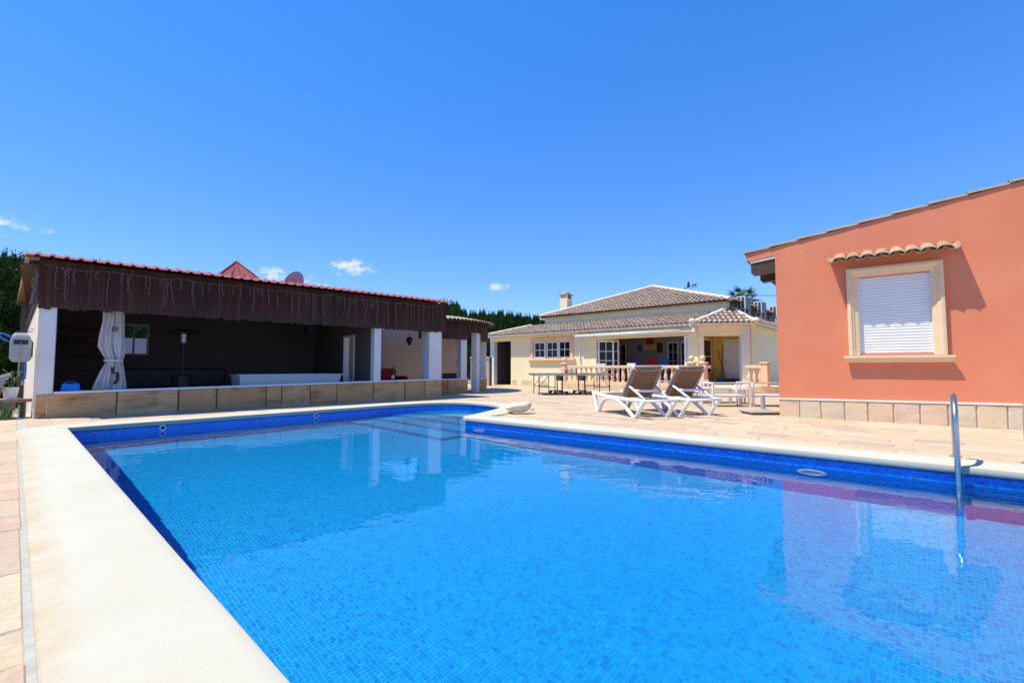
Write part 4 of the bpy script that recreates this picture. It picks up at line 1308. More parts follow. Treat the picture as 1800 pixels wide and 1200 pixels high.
# retractable awning, air conditioners, weather vane
aw = empty('awning', ho_at(4.5, -.3, 2.44), R(HA)); tag(aw, 'white rolled-up awning along the eaves over the villa terrace', 'awning')
MB().tube([(0, 0, .05), (5.1, 0, .05)], .085, 10).build('cassette', M['white_metal'], aw, smooth=True)
MB().box(0, 5.7, .13, .2, .06, .10).build('support_bar', M['white_metal'], aw)
MB().box(5.1, 5.72, -.06, .1, -.0, .035).box(5.1, 5.72, -.06, .1, .09, .11).box(5.62, 5.72, -.08, .12, -.03, .14).build('end_bracket', M['white_metal'], aw)
M['ac_casing'] = plain('shade-darkened casing', (.15, .145, .14), .5, var=.12)  # grey darkened to put the shade of the sides into the colour
AC0 = empty('air_conditioner', (0, 0, 0))
MB().box(0, .34, 0, .85, .09, .66).build('casing', M['ac_casing'], AC0, bevel=.02)
MB().box(-.005, .345, -.012, -.002, .10, .65).build('front_panel', M['white_paint'], AC0)
g_ = MB()
for i in range(2):
    for k in range(5): g_.box(.035 + i * .155, .15 + i * .155, -.018, -.013, .13 + k * .10, .21 + k * .10)
g_.build('grille', M['black'], AC0)
for sx in (.03, .26):
    for sy in (.05, .75): MB().box(sx, sx + .05, sy, sy + .05, -.25, .09).build('stand_leg', M['white_paint'], AC0)
acs = [(10.92, 2.45, 3.40, 'leftmost air conditioner on the side roof, beside the villa gable'), (10.92, 5.1, 3.46, 'middle air conditioner of the three on the side roof of the villa'), (10.92, 8.0, 3.52, 'air conditioner half hidden behind the corner of the red house')]
for k, (x, y, z, lb) in enumerate(acs):
    a_ = AC0 if k == 0 else copy_tree(AC0)
    a_.location = ho_at(x + .1, y, z); a_.rotation_euler = (0, 0, R(HA)); tag(a_, lb, 'air conditioner', 'air conditioners on the villa roof')
rsn = empty('reed_screen', ho_at(10.93, 1.9, 3.28), R(HA)); tag(rsn, 'brown reed screen fixed to the side of the villa behind the air conditioners', 'screen')
M['reed'] = plain('brown reed', (.20, .13, .085), .9, var=.5, scale=14)
for k in range(36): MB().box(.0, .05, k * .2, k * .2 + .185, 0, .62 + .05 * math.sin(k * 2.1) + .1).build('reed_bundle', M['reed'], rsn)
wv = empty('weather_vane', ho_at(8.25, 4.7, 4.64), R(HA)); wv.scale = (.55, .55, .55); tag(wv, 'black weather vane with a figure and horse on the villa roof', 'weather vane')
MB().tube([(0, 0, 0), (0, 0, .75)], .018, 6).build('rod', M['black_metal'], wv)
MB().tube([(-.28, 0, .42), (.28, 0, .42)], .014, 5).tube([(0, -.28, .42), (0, .28, .42)], .014, 5).build('compass_arms', M['black_metal'], wv)
MB().tube([(-.6, 0, .78), (.55, 0, .78)], .016, 5).add([(-.75, 0, .78), (-.58, .012, .86), (-.58, -.012, .70)], [(0, 1, 2), (2, 1, 0)]).build('arrow', M['black_metal'], wv)
MB().sphere((-.3, 0, 1.28), (.09, .05, .10), 8, 6).add([(-.40, -.03, 1.2), (-.2, -.03, 1.2), (-.16, -.03, .82), (-.46, -.03, .82), (-.40, .03, 1.2), (-.2, .03, 1.2), (-.16, .03, .82), (-.46, .03, .82)], [(0, 1, 2, 3), (7, 6, 5, 4), (0, 4, 5, 1), (1, 5, 6, 2), (3, 2, 6, 7), (3, 7, 4, 0)]).build('figure', M['black_metal'], wv)
hz = MB().sphere((.22, 0, 1.0), (.2, .05, .075), 10, 6).tube([(.36, 0, 1.02), (.44, 0, 1.12), (.5, 0, 1.1)], [.05, .04, .025], 6)
for x in (.08, .14, .32, .38): hz.tube([(x, 0, .97), (x + .02, 0, .79)], .018, 5)
hz.tube([(.03, 0, 1.02), (-.04, 0, .92)], .02, 5).build('horse', M['black_metal'], wv)

# terrace and balustrades
tr = empty('raised_terrace', ho_at(0, 0), R(HA)); tag(tr, 'raised terrace with stone edge in front of the villa', 'terrace')
TP = [(4.45, -1.5), (10.95, -1.5), (12.9, .2), (12.9, 1.5), (11.6, 1.5), (11.6, 2.4), (9.9, 2.4), (9.9, -.002), (4.45, -.002)]
MB().prism(TP, -.04, .285).build('platform', M['cream'], tr)
xx = 4.45
while xx < 10.9:
    w_ = rs.uniform(.45, .8); x2 = min(10.95, xx + w_)
    MB().box(xx + .008, x2 - .008, -1.52, -1.501, .0, .27).build('edge_stone', M['slab'], tr); xx = x2
BP = MB().lathe([(.06, 0), (.06, .05), (.035, .07), (.045, .10), (.075, .22), (.06, .33), (.032, .42), (.045, .45), (.032, .48), (.06, .53), (.06, .58)], n=10).mesh('baluster', M['peach_stone'], smooth=True)
POST = None
def balustrade(name, p, q, label, nb, posts, group='stone balustrades of the villa terrace', balls=()):
    p, q = Vector(p), Vector(q); d = q - p; L = d.length; an = math.atan2(d.y, d.x)
    w0 = ho_at(p.x, p.y, .285)
    r_ = empty(name, w0, an + R(HA)); tag(r_, label, 'balustrade', group)
    MB().box(.0, L, -.09, .09, .0, .09).build('base_rail', M['peach_stone'], r_, bevel=.01)
    MB().box(-.02, L + .02, -.085, .085, .67, .78).build('handrail', M['peach_stone'], r_, bevel=.015)
    for k in range(nb):
        o = link('baluster', BP, r_); o.location = (L * (k + .5) / nb, 0, .09)
    for x in posts:
        po = MB().box(x - .12, x + .12, -.12, .12, .0, .84).build('post', M['peach_stone'], r_, bevel=.012)
        MB().box(x - .15, x + .15, -.15, .15, .842, .90).build('post_cap', M['peach_stone'], po, bevel=.01)
        if x in balls:
            MB().lathe([(.13, .90), (.06, .94), (.06, .96)], (x, 0, 0), 12).build('neck', M['peach_stone'], po)
            MB().sphere((x, 0, 1.05), .105, 12, 8).build('ball', M['peach_stone'], po, smooth=True)
balustrade('balustrade', (4.6, -1.38), (10.35, -1.38), 'long peach stone balustrade along the front of the villa terrace', 22, (.0, 5.85), balls=(.0, 5.85))
balustrade('balustrade', (10.86, -1.36), (10.95, -1.0), 'short balustrade stub with ball finial beside the steps gap of the terrace', 1, (.0,), balls=(.0,))
balustrade('balustrade', (11.98, .05), (12.55, -.02), 'short peach balustrade by the white corner pillar of the villa', 3, (.66,))
# terrace furniture glimpsed through the balusters
def chair(x, y, rz, label, mat, bh=.88):
    c = empty('terrace_chair', ho_at(x, y, .285), R(HA) + rz); tag(c, label, 'chair', 'chairs on the villa terrace')
    MB().box(-.22, .22, -.22, .22, .42, .46).build('seat', mat, c)
    MB().box(-.22, .22, .19, .23, .5, bh).build('backrest', mat, c)
    for a in (-.2, .18):
        for b_ in (-.2, .18): MB().box(a, a + .025, b_, b_ + .025, 0, .42).build('leg', mat, c)
M['purple'] = plain('purple cloth', (.13, .05, .28), .8); M['blue_cloth'] = plain('blue cloth', (.02, .14, .42), .8)
chair(6.62, 1.6, .2, 'purple chair inside the wide opening of the villa', M['purple'], 1.12)
chair(7.38, 1.6, -.1, 'red chair inside the wide opening of the villa', M['red_cloth'], 1.14)
chair(8.02, 1.6, .1, 'blue chair inside the wide opening of the villa', M['blue_cloth'], 1.12)
chair(5.3, -.75, 2.4, 'white chair on the terrace near the left ball post', M['white_plastic'])
chair(6.15, -.7, 3.4, 'white chair on the terrace before the folded glass doors', M['white_plastic'])
chair(7.75, -.65, 2.9, 'white chair on the terrace behind the middle of the balustrade', M['white_plastic'])
tt2 = empty('terrace_table', ho_at(6.95, -.7, .285), R(HA)); tag(tt2, 'white table on the villa terrace between the white chairs', 'table')
MB().box(-.45, .45, -.35, .35, .68, .72).build('table_top', M['white_plastic'], tt2, bevel=.01)
for a in (-.4, .36):
    for b_ in (-.3, .26): MB().box(a, a + .04, b_, b_ + .04, 0, .68).build('leg', M['white_plastic'], tt2)
# wall decoration: coloured ceramic plaque
pq = empty('wall_plaque', ho_at(6.45, 3.58, 1.82), R(HA)); pq.scale = (.85, 1, .85); tag(pq, 'colourful wall hanging with a red top on the room wall', 'wall hanging')
MB().box(-.45, .45, -.03, 0, .1, .45).build('ochre_panel', M['yellow_wall'], pq); MB().box(-.2, .25, -.06, -.031, .40, .75).build('red_top', M['red_cloth'], pq)
MB().box(-.8, -.46, -.03, 0, .0, .4).build('blue_panel', M['blue_cloth'], pq); MB().box(.46, .8, -.03, 0, -.1, .5).build('dark_panel', M['dark_wood'], pq)
for k in range(8): MB().box(-.4 + k * .1, -.35 + k * .1, -.02, 0, -.2, .09).build('tassel', M['beige_room'], pq)
# porch tools
br = empty('broom', ho_at(10.33, 2.2, .285), R(HA)); tag(br, 'brown broom leaning against the porch wall left of the white door', 'broom')
MB().tube([(.32, -.2, .1), (-.12, .12, 1.45)], .014, 6).build('handle', M['dark_wood'], br); MB().box(.18, .44, -.24, -.14, 0, .14).build('bristles', M['black'], br)
br2 = empty('mop', ho_at(10.2, 2.25, .285), R(HA)); tag(br2, 'mop with an upright wooden handle standing beside the porch door', 'mop')
MB().tube([(.2, -.1, .1), (.22, .1, 1.65)], .014, 6).build('handle', M['dark_wood'], br2); MB().lathe([(.12, 0), (.1, .08), (.03, .16)], (.2, -.1, 0), 10).build('mop_head', M['red_cloth'], br2)
bk = empty('bucket', ho_at(10.55, 1.55, .285), R(HA)); tag(bk, 'blue bucket on the porch floor beneath the broom handles', 'bucket')
MB().lathe([(.12, 0), (.16, .28), (.17, .28), (.15, .26), (.11, .02)], n=16).build('body', M['blue_plastic'], bk, smooth=True)
MB().tube([(.16 * math.cos(a), 0, .28 + .14 * math.sin(a)) for a in np.linspace(0, math.pi, 9)], .006, 5).build('handle', M['steel_dull'], bk)
bx_ = empty('storage_box', ho_at(11.05, 1.75, .285), R(HA)); tag(bx_, 'low black storage box in front of the white porch door', 'box')
MB().box(-.28, .3, -.18, .18, 0, .2).build('body', M['black'], bx_, bevel=.015); MB().box(-.3, .32, -.2, .2, .2, .24).build('lid', M['black_metal'], bx_, bevel=.01)
# low wall with a vent between pergola and carport, things in the carport
lw = empty('boundary_wall', (-1.55, 24.9, 0), R(-20)); tag(lw, 'low beige boundary wall with white coping beside the carport', 'wall')
MB().box(-.75, .32, 0, .2, -.04, 1.5).build('wall', M['beige_room'], lw); MB().box(-.78, .34, -.04, .24, 1.502, 1.55).build('coping', M['white_paint'], lw); MB().box(-.25, -.05, -.006, -.001, .32, .42).build('vent', M['black'], lw)
gt = empty('gate_post', (-1.17, 25.0, 0), R(-42)); tag(gt, 'dark narrow gate post between the low wall and the carport pillar', 'post')
MB().box(-.06, .06, -.05, .05, -.04, 1.5).build('shaft', M['black_metal'], gt); MB().box(-.075, .075, -.065, .065, 1.502, 1.53).build('cap', M['black_metal'], gt)
wt_ = empty('washing_trolley', ho_at(-.45, 1.2), R(HA)); tag(wt_, 'small trolley with a red bag in the dark carport', 'trolley')
for a in (-.28, .24):
    for b_ in (-.2, .2): MB().box(a, a + .03, b_, b_ + .03, 0, .95).build('leg', M['white_metal'], wt_)
MB().box(-.32, .3, -.24, .26, .95, 1.05).build('tray', M['beige_room'], wt_); MB().box(-.2, .2, -.2, .15, .4, .8).build('red_bag', M['red_cloth'], wt_, bevel=.05)
# ------------------------------------------------------------------ red house
RO, RA = (5.485, 9.503), -38.0
def ro_at(x, y, z=0):
    c, s = math.cos(R(RA)), math.sin(R(RA))
    return (RO[0] + c * x - s * y, RO[1] + s * x + c * y, z)
def m_red_wall():
    t = NT('salmon red render')
    c = t.ramp(t.noise(.9, 7, .62), [(.3, (.69, .215, .112)), (.5, (.725, .235, .125)), (.72, (.76, .268, .148))])
    v = t.noise(1.4, 5, .6, stretch=(2.2, 2.2, .35))
    c = t.mix(t.math('MULTIPLY', t.math('SUBTRACT', v, .55, True), 1.0, True), c, (.76, .28, .175))
    t.bump(t.noise(13, 9, .72), .30, .014)
    return t.out(c, .9, spec=.15)
M['red_wall'] = m_red_wall()
rh = empty('red_house', (RO[0], RO[1], 0), R(RA))
tag(rh, 'salmon red house with stone plinth and a shuttered window facing the pool', 'house')
def top(x): return 3.50 + .1438 * x
W0, W1, WZ0, WZ1 = 1.345, 2.415, 1.245, 2.69
rw = MB()
for poly in ([(0, 0), (W0, 0), (W0, top(W0)), (0, top(0))], [(W1, 0), (9, 0), (9, top(9)), (W1, top(W1))], [(W0, 0), (W1, 0), (W1, WZ0), (W0, WZ0)], [(W0, WZ1), (W1, WZ1), (W1, top(W1)), (W0, top(W0))]):
    rw.extrude([(x, z - .05 if z == 0 else z) for x, z in poly], 'y', 0, .28)
# overhanging verge at the low end
rw.extrude([(-.50, top(-.5) - .16), (0, top(0) - .17), (0, top(0)), (-.55, top(-.55)), (-.55, top(-.55) - .09)], 'y', .0, .28)
rwo = rw.build('front_wall', M['red_wall'], rh)
MB().box(0.0, .28, .281, 9, -.05, 3.36).build('side_wall', M['red_wall'], rh)
MB().extrude([(-.45, top(-.45) - .215), (-.002, top(0) - .235), (-.002, top(0) - .172), (-.50, top(-.5) - .162)], 'y', .012, .27).build('verge_soffit', M['mortar'], rh)
for k, (y, ln_) in enumerate(((.3, .46), (1.15, .46))):
    MB().extrude([(-ln_ + .04, top(-ln_) - .47), (-.002, top(0) - .50), (-.002, top(0) - .25), (-ln_, top(-ln_) - .23), (-ln_, top(-ln_) - .42)], 'y', y - .1 if k else .03, y + .1 if k else .2).build('rafter_tail', M['dark_wood'], rh)
MB().extrude([(-.58, top(-.58) - .02), (4.5, top(4.5) - .02), (4.5, top(4.5) - .10), (-.58, top(-.58) - .10)], 'y', .281, 8.8).build('roof_deck', M['tile_bed'], rh)
# verge tiles stepping up the slope
M['tile_dark'] = m_tile('dark weathered tile', [(0, (.30, .21, .14)), (.5, (.36, .26, .18)), (1, (.26, .18, .12))])
x = -.60; k = 0
slope = math.atan(.1438)
while x < 5.0:
    L = .50
    t_ = MB(); va_ = []
    for f, rad_, h_ in ((0, .10, .030), (1, .085, .004)):
        xx = x + L * 1.12 * f
        for j in range(8):
            b_ = math.pi * j / 7
            va_.append((xx, .075 - rad_ * math.cos(b_), top(xx) + h_ - .012 + rad_ * .55 * math.sin(b_)))
    t_.add(va_, [(j, j + 1, 9 + j, 8 + j) for j in range(7)])
    o = t_.build('verge_tile', M['tile_dark'], rh); o.modifiers.new('thickness', 'SOLIDIFY').thickness = .011
    x += L
rt = MB()
for c_ in range(38):
    y = .32 + c_ * .22
    for k in range(10):
        xx = -.62 + k * .5; va_ = []
        for f, rad_, h_ in ((0, .09, .03), (1, .075, .0)):
            q = xx + .56 * f
            for j in range(5):
                b_ = math.pi * j / 4; va_.append((q, y - rad_ * math.cos(b_), top(q) + h_ - .02 + rad_ * .7 * math.sin(b_)))
        rt.add(va_, [(j, j + 1, 6 + j, 5 + j) for j in range(4)])
rt.build('roof_tiles', M['tile'], rh, kind='stuff')
# plinth of stone slabs under a cream strip
M['cream_strip'] = plain('cream edging strip', (.86, .74, .58), .8, var=.05)
M['joint'] = plain('pale joint mortar', (.50, .44, .36), .9, var=.1)
def plz(x): return .375 + .013 * x
pl = MB().extrude([(0, -.04), (9, -.04), (9, plz(9)), (0, plz(0))], 'y', -.022, -.001).build('plinth', M['joint'], rh)
MB().extrude([(0, plz(0) - .034), (9, plz(9) - .034), (9, plz(9)), (0, plz(0))], 'y', -.05, -.0225).build('plinth_strip', M['cream_strip'], pl)
bxs = [0.0] + [local_px(RO, RA, px, 725, 0)[0] for px in (1407, 1444, 1485, 1526, 1571, 1617, 1667, 1717, 1771)]
while bxs[-1] < 6: bxs.append(bxs[-1] + rs.uniform(.3, .42))
for a, c in zip(bxs, bxs[1:]):
    e = .009; j = [rs.uniform(-.006, .006) for _ in range(4)]
    z1 = plz(a) - .045
    f = [(a + e + j[0], -.01), (c - e + j[1], -.01), (c - e + j[2], z1 + j[0]), (a + e + j[3], z1 + j[1])]
    vs_ = [(x, -.0225, z) for x, z in f] + [(x, -.034, z) for x, z in f] + [(x + (.01 if k in (0, 3) else -.01), -.041 + rs.uniform(-.003, .003), z + (.01 if k < 2 else -.01)) for k, (x, z) in enumerate(f)]
    MB().add(vs_, [(0, 1, 5, 4), (1, 2, 6, 5), (2, 3, 7, 6), (3, 0, 4, 7), (4, 5, 9, 8), (5, 6, 10, 9), (6, 7, 11, 10), (7, 4, 8, 11), (8, 9, 10, 11)]).build('stone_slab', M['slab'], pl)
# window
rwin = empty('window', (0, 0, 0)); rwin.parent = rh
M['ochre_stone'] = plain('ochre cast stone', (.80, .57, .34), .8, var=.07, scale=5, bump=.2, bscale=70)
prof = [(-.002, .0), (-.002, .075), (.03, .085), (.055, .085), (.06, .07), (.095, .055), (.10, .04), (.135, .03), (.165, .02), (.165, -.06)]   # from the outer edge inwards: distance, projection
ox0, ox1, oz0, oz1 = W0 - .155, W1 + .135, 1.212, WZ1 + .17
vs_, fs = [], []
rings = [lambda d: (ox0 + d, oz0), lambda d: (ox0 + d, oz1 - d), lambda d: (ox1 - d, oz1 - d), lambda d: (ox1 - d, oz0)]
for fn_ in rings:
    for d, pjt in prof:
        x, z = fn_(d); vs_.append((x, -pjt, z))
m_ = len(prof)
for i in range(3):
    for k in range(m_ - 1): fs.append((i * m_ + k, i * m_ + k + 1, (i + 1) * m_ + k + 1, (i + 1) * m_ + k))
MB().add(vs_, fs).build('surround', M['ochre_stone'], rwin)
# sill with a moulded underside
sp_ = [(.0, 1.205), (-.13, 1.205), (-.135, 1.175), (-.11, 1.16), (-.085, 1.10), (-.08, 1.085), (0, 1.085)]
vs_, fs = [], []
sx0, sx1 = 1.105, 2.645
for sgn, xe in ((1, sx0), (-1, sx1)):
    for y, z in sp_:
        vs_.append((xe + sgn * max(0, (.13 + y)) * .5, y, z))
n_ = len(sp_)
fs = [(i, i + 1, n_ + i + 1, n_ + i) for i in range(n_ - 1)] + [tuple(range(n_)), tuple(reversed(range(n_, 2 * n_)))]
MB().add(vs_, fs).build('sill', M['ochre_stone'], rwin)
MB().box(W0, W1, .1, .28, WZ0 - .0, WZ1).build('reveal_back', M['white_paint'], rwin)
for gx in (W0 + .008, W1 - .035): MB().box(gx, gx + .027, .02, .099, WZ0, WZ1).build('guide_rail', M['white_paint'], rwin)
sh = MB(); SL = .053
slat = MB()
pts = [(0, 0), (-.010, .006), (-.0135, .022), (-.012, .039), (-.005, .0475), (0, .0485)]
slat.extrude([(y, z) for y, z in pts], 'x', W0 + .03, W1 - .03)
sm = slat.mesh('shutter_slat', M['shutter'] if 'shutter' in M else M['white_paint'])
shp = MB().box(W0 + .02, W1 - .02, .071, .09, WZ0, WZ1).build('shutter', M['white_paint'], rwin)
z = 1.252
while z + SL < WZ1:
    o = link('shutter_slat', sm, shp); o.location = (0, .07, z); z += SL
# clay tile canopy
cnp = empty('tile_canopy', (0, 0, 0)); cnp.parent = rwin
NT_ = 8; cx0, cx1 = 1.0, 2.67; pt = (cx1 - cx0) / NT_
for k in range(NT_):
    xc = cx0 + (k + .5) * pt; va_ = []
    for y, z0, rad_ in ((.02, 3.15, pt * .40), (-.36, 2.985, pt * .50)):
        for j in range(9):
            b_ = math.pi * j / 8
            va_.append((xc + rad_ * math.cos(b_), y, z0 + rad_ * .62 * math.sin(b_) + rs.uniform(-.002, .002)))
    o = MB().add(va_, [(j, j + 1, 10 + j, 9 + j) for j in range(8)]).build('cover_tile', M['tile_new'], cnp, smooth=True)
    md = o.modifiers.new('thickness', 'SOLIDIFY'); md.thickness = .014; md.offset = 0
for k in range(NT_ + 1):
    xc = cx0 + k * pt; va_ = []
    rad0 = pt * .42
    for y, z0 in ((.02, 3.135), (-.34, 2.97)):
        for j in range(7):
            b_ = math.pi * j / 6
            va_.append((xc + rad0 * math.cos(b_), y, z0 + .055 - rad0 * .66 * math.sin(b_)))
    o = MB().add(va_, [(j, j + 1, 8 + j, 7 + j) for j in range(6)]).build('pan_tile', M['tile_new'], cnp, smooth=True)
    md = o.modifiers.new('thickness', 'SOLIDIFY'); md.thickness = .012; md.offset = 0
MB().extrude([(.03, 3.10), (-.02, 3.10), (-.02, 3.185), (.03, 3.195)], 'x', cx0 - .02, cx1 + .02).build('mortar_fillet', M['red_wall'], cnp)
# power cable behind
pcb = MB(); pts = []
for k in range(25):
    t = k / 24; pts.append((14 + 30 * t, 40 - 2 * t, 7.28 + .35 * t - .9 * 4 * t * (1 - t) * .3))
o = pcb.tube(pts, .025, 5).build('power_cable', M['black']); tag(o, 'thin dark power cable crossing the sky behind the red house', 'cable')

# ------------------------------------------------------------------ sun loungers
M['sling'] = plain('brown mesh sling', (.20, .105, .06), .8, var=.08, scale=20, bump=.3, bscale=500)
M['sling_top'] = plain('taupe mesh edge', (.30, .21, .16), .8, var=.08)
def make_lounger():
    r_ = empty('sun_lounger', (0, 0, 0))
    W_ = .74
    # local y: 0 = head end, 1.92 = foot end; x: across
    for x in (0, W_):
        side = [(x, 1.93, .42), (x, 1.88, .30), (x, 1.80, .03), (x, 1.76, .0), (x, 1.72, .03), (x, 1.62, .18), (x, 1.48, .29), (x, 1.28, .34), (x, 1.05, .335), (x, .82, .27), (x, .60, .15), (x, .42, .03), (x, .36, .0), (x, .30, .02), (x, .20, .15), (x, .04, .335)]
        MB().tube(side, [.045, .042, .04, .042, .04, .042, .044, .046, .046, .044, .042, .04, .042, .04, .042, .045], 10, flat=(.75, 1.1)).build('side_leg', M['white_plastic'], r_, smooth=True)
        MB().tube([(x, 0.0, .345), (x, .6, .345), (x, 1.2, .36), (x, 1.6, .375), (x, 1.95, .41)], .040, 10, flat=(.8, 1.0)).build('side_rail', M['white_plastic'], r_, smooth=True)
        MB().sphere((x, 1.95, .415), (.05, .05, .055), 10, 7).build('rail_end', M['white_plastic'], r_, smooth=True)
    for y, z in ((.02, .345), (.95, .33), (1.93, .40)):
        MB().tube([(0, y, z), (W_, y, z)], .026, 8).build('cross_bar', M['white_plastic'], r_, smooth=True)
    # seat sling
    vs_, fs = [], []
    for i in range(9):
        t = i / 8; y = .86 + 1.04 * t
        for k in range(7):
            u = k / 6; vs_.append((.045 + (W_ - .09) * u, y, .368 + .05 * t - .035 * math.sin(math.pi * u)))
    for i in range(8):
        for k in range(6): fs.append((i * 7 + k, i * 7 + k + 1, (i + 1) * 7 + k + 1, (i + 1) * 7 + k))
    MB().add(vs_, fs).build('seat', M['sling'], r_, smooth=True).modifiers.new('thickness', 'SOLIDIFY').thickness = .008
    # backrest: hinge at y .82, top leans to the head end
    hy, hz_, ty, tz = .83, .37, .40, 1.01
    d = Vector((0, ty - hy, tz - hz_)); L = d.length; d /= L; nb = Vector((0, d.z, -d.y))      # nb: towards the foot side (front)
    def bp(x, t, o=0): v = Vector((x, hy, hz_)) + d * (L * t) + nb * o; return tuple(v)
    for x in (.03, W_ - .03):
        MB().tube([bp(x, -.03), bp(x, .5), bp(x, .95), bp(x + (.015 if x < .3 else -.015), 1.0)], .03, 10, flat=(.8, 1.1)).build('back_stile', M['sling_top'], r_, smooth=True)
        MB().tube([bp(x, .93), bp(x, 1.015)], .035, 10).build('corner_cap', M['white_plastic'], r_, smooth=True)
    MB().tube([bp(.03, .985), bp(W_ - .03, .985)], .027, 10).build('back_top_bar', M['sling_top'], r_, smooth=True)
    vs_, fs = [], []
    for i in range(11):
        t = .02 + .94 * i / 10
        for k in range(9):
            u = k / 8; vs_.append(bp(.055 + (W_ - .11) * u, t, -.012 - .05 * math.sin(math.pi * u) * math.sin(math.pi * min(1, max(0, t)))))
    for i in range(10):
        for k in range(8): fs.append((i * 9 + k, i * 9 + k + 1, (i + 1) * 9 + k + 1, (i + 1) * 9 + k))
    b_ = MB().add(vs_, fs).build('back_sling', M['sling'], r_, smooth=True); b_.modifiers.new('thickness', 'SOLIDIFY').thickness = .006
    # lacing seen on the back
    lc = MB()
    for x, s in ((.06, 1), (W_ - .06, -1)):
        p = []
        for k in range(23): p.append(bp(x + s * (.03 if k % 2 else 0.0), .06 + .9 * k / 22, -.034))
        lc.tube(p, .005, 4)
    p = []
    for k in range(15): p.append(bp(.08 + (W_ - .16) * k / 14, .945 - (.045 if k % 2 else 0.0), -.036 - .012 * math.sin(math.pi * k / 14)))
    lc.tube(p, .005, 4)
    lc.build('lacing', M['white_plastic'], b_)
    # prop: U-shaped stay from the middle of the back to the head end rails
    for x in (.06, W_ - .06):
        MB().tube([bp(x, .42, -.03), (x + (.03 if x < .3 else -.03), .12, .36)], .024, 8).build('back_prop', M['white_plastic'], r_, smooth=True)
    q0, q1 = Vector(bp(.06, .42, -.03)), Vector((.09, .12, .36)); m0 = q0.lerp(q1, .35); q2, q3 = Vector(bp(W_ - .06, .42, -.03)), Vector((W_ - .09, .12, .36)); m1 = q2.lerp(q3, .35)
    MB().tube([m0, m0.lerp(m1, .5) - Vector((0, 0, .012)), m1], .022, 8, flat=(1, 1.2)).build('prop_bar', M['white_plastic'], r_, smooth=True)
    return r_
lg = make_lounger()
LA = math.atan2(.36, .93) - .03
lb = ['brown and white sun lounger nearer the pool steps, its raised back towards the pool', 'brown and white sun lounger nearer the red house, its raised back towards the pool']
for k, (x, y) in enumerate(((2.53, 8.80), (3.53, 9.14))):
    o = lg if k == 0 else copy_tree(lg)
    o.location = (x, y, 0); o.rotation_euler = (0, 0, LA)
    tag(o, lb[k], 'sun lounger', 'sun loungers by the pool')

# ------------------------------------------------------------------ table tennis table
tt = empty('table_tennis_table', (2.2, 17.35, 0), R(6)); tag(tt, 'folding table tennis table on wheels in front of the villa', 'table')
M['tt_top'] = plain('slate blue table top', (.05, .075, .11), .45, var=.06)
for s in (-1, 1):
    o = MB().box(*sorted((s * .01, s * 1.46)), -.76, .76, .735, .76).build('table_half', M['tt_top'], tt)
    MB().box(*sorted((s * .01, s * 1.46)), -.775, -.76, .70, .765).box(*sorted((s * .01, s * 1.46)), .76, .775, .70, .765).box(*sorted((s * 1.46, s * 1.475)), -.775, .775, .70, .765).build('edge_band', M['steel_dull'], o)
    for y in (-.62, .62):
        MB().tube([(s * 1.30, y, .72), (s * 1.30, y, 0)], .018, 6).build('leg', M['black_metal'], tt)
        MB().tube([(s * .72, y, .72), (s * .72, y, .02)], .016, 6).build('leg', M['black_metal'], tt)
        MB().tube([(s * 1.282, y, .28), (s * .736, y, .28)], .013, 6).build('stretcher', M['black_metal'], tt)
        MB().tube([(s * 1.28, y, .3), (s * .95, y, .7)], .01, 5).build('brace', M['black_metal'], tt)
    c_ = MB().box(*sorted((s * .40, s * .44)), -.47, -.43, .12, .70).box(*sorted((s * .40, s * .44)), .43, .47, .12, .70).box(*sorted((s * .20, s * .72)), -.47, -.43, .08, .12).box(*sorted((s * .20, s * .72)), .43, .47, .08, .12).box(*sorted((s * .37, s * .47)), -.43, .43, .5, .68).build('trolley', M['black_metal'], tt)
    for x in (.24, .68):
        for y in (-.45, .45):
            w_ = MB().lathe([(.05, -.02), (.055, -.012), (.055, .012), (.05, .02)], n=14).build('wheel', M['black'], c_)
            w_.matrix_basis = Matrix.Translation((s * x, y, .056)) @ Matrix.Rotation(R(90), 4, 'X')
ntm = MB()
for k in range(28): ntm.box(-.003, .003, -.88 + k * .064, -.877 + k * .064, .765, .915)
for k in range(5): ntm.box(-.003, .003, -.88, .88, .77 + k * .03, .772 + k * .03)
ntm.build('net', M['black_metal'], tt); MB().box(-.006, .006, -.9, .9, .915, .93).build('net_tape', M['white_paint'], tt)
for y in (-.9, .9): MB().tube([(0, y, .70), (0, y, .93)], .014, 6).build('net_post', M['black_metal'], tt)

# ------------------------------------------------------------------ white garden furniture beyond the loungers
def garden_seat(x, y, rz, label, w=1.25, arm=True):
    r_ = empty('garden_chair', (x, y, 0), R(rz)); tag(r_, label, 'garden chair', 'white metal garden chairs')
    t = .022
    for sx in (0, w):
        MB().box(sx - t, sx + t, -t, t, 0, .62).build('leg', M['white_metal'], r_, bevel=.004)
        MB().box(sx - t, sx + t, .62 - t, .62 + t, 0, .579).build('leg', M['white_metal'], r_, bevel=.004)
        MB().box(sx - t, sx + t, t, .62 - t, .58, .62).build('armrest', M['white_metal'], r_)
    MB().box(t, w - t, -t, t, .58, .62).build('back_rail', M['white_metal'], r_)
    for z in (.24, .33): MB().box(t, w - t, -.012, .012, z, z + .025).build('back_slat', M['white_metal'], r_)
    MB().box(t, w - t, .03, .6, .26, .285).build('seat', M['white_metal'], r_)
    return r_
garden_seat(5.05, 11.62, 3, 'white metal garden seat whose back rail ends beside the grey parasol stand', .95)
garden_seat(6.10, 11.70, 3, 'white metal garden seat partly hidden by the corner of the red house', 1.2)
garden_seat(4.2, 13.2, 8, 'white metal garden seat behind the backrest of the farther sun lounger', 1.5)
ct = empty('coffee_table', (5.75, 13.1, 0), R(4)); tag(ct, 'low white slatted coffee table behind the white garden seats', 'table')
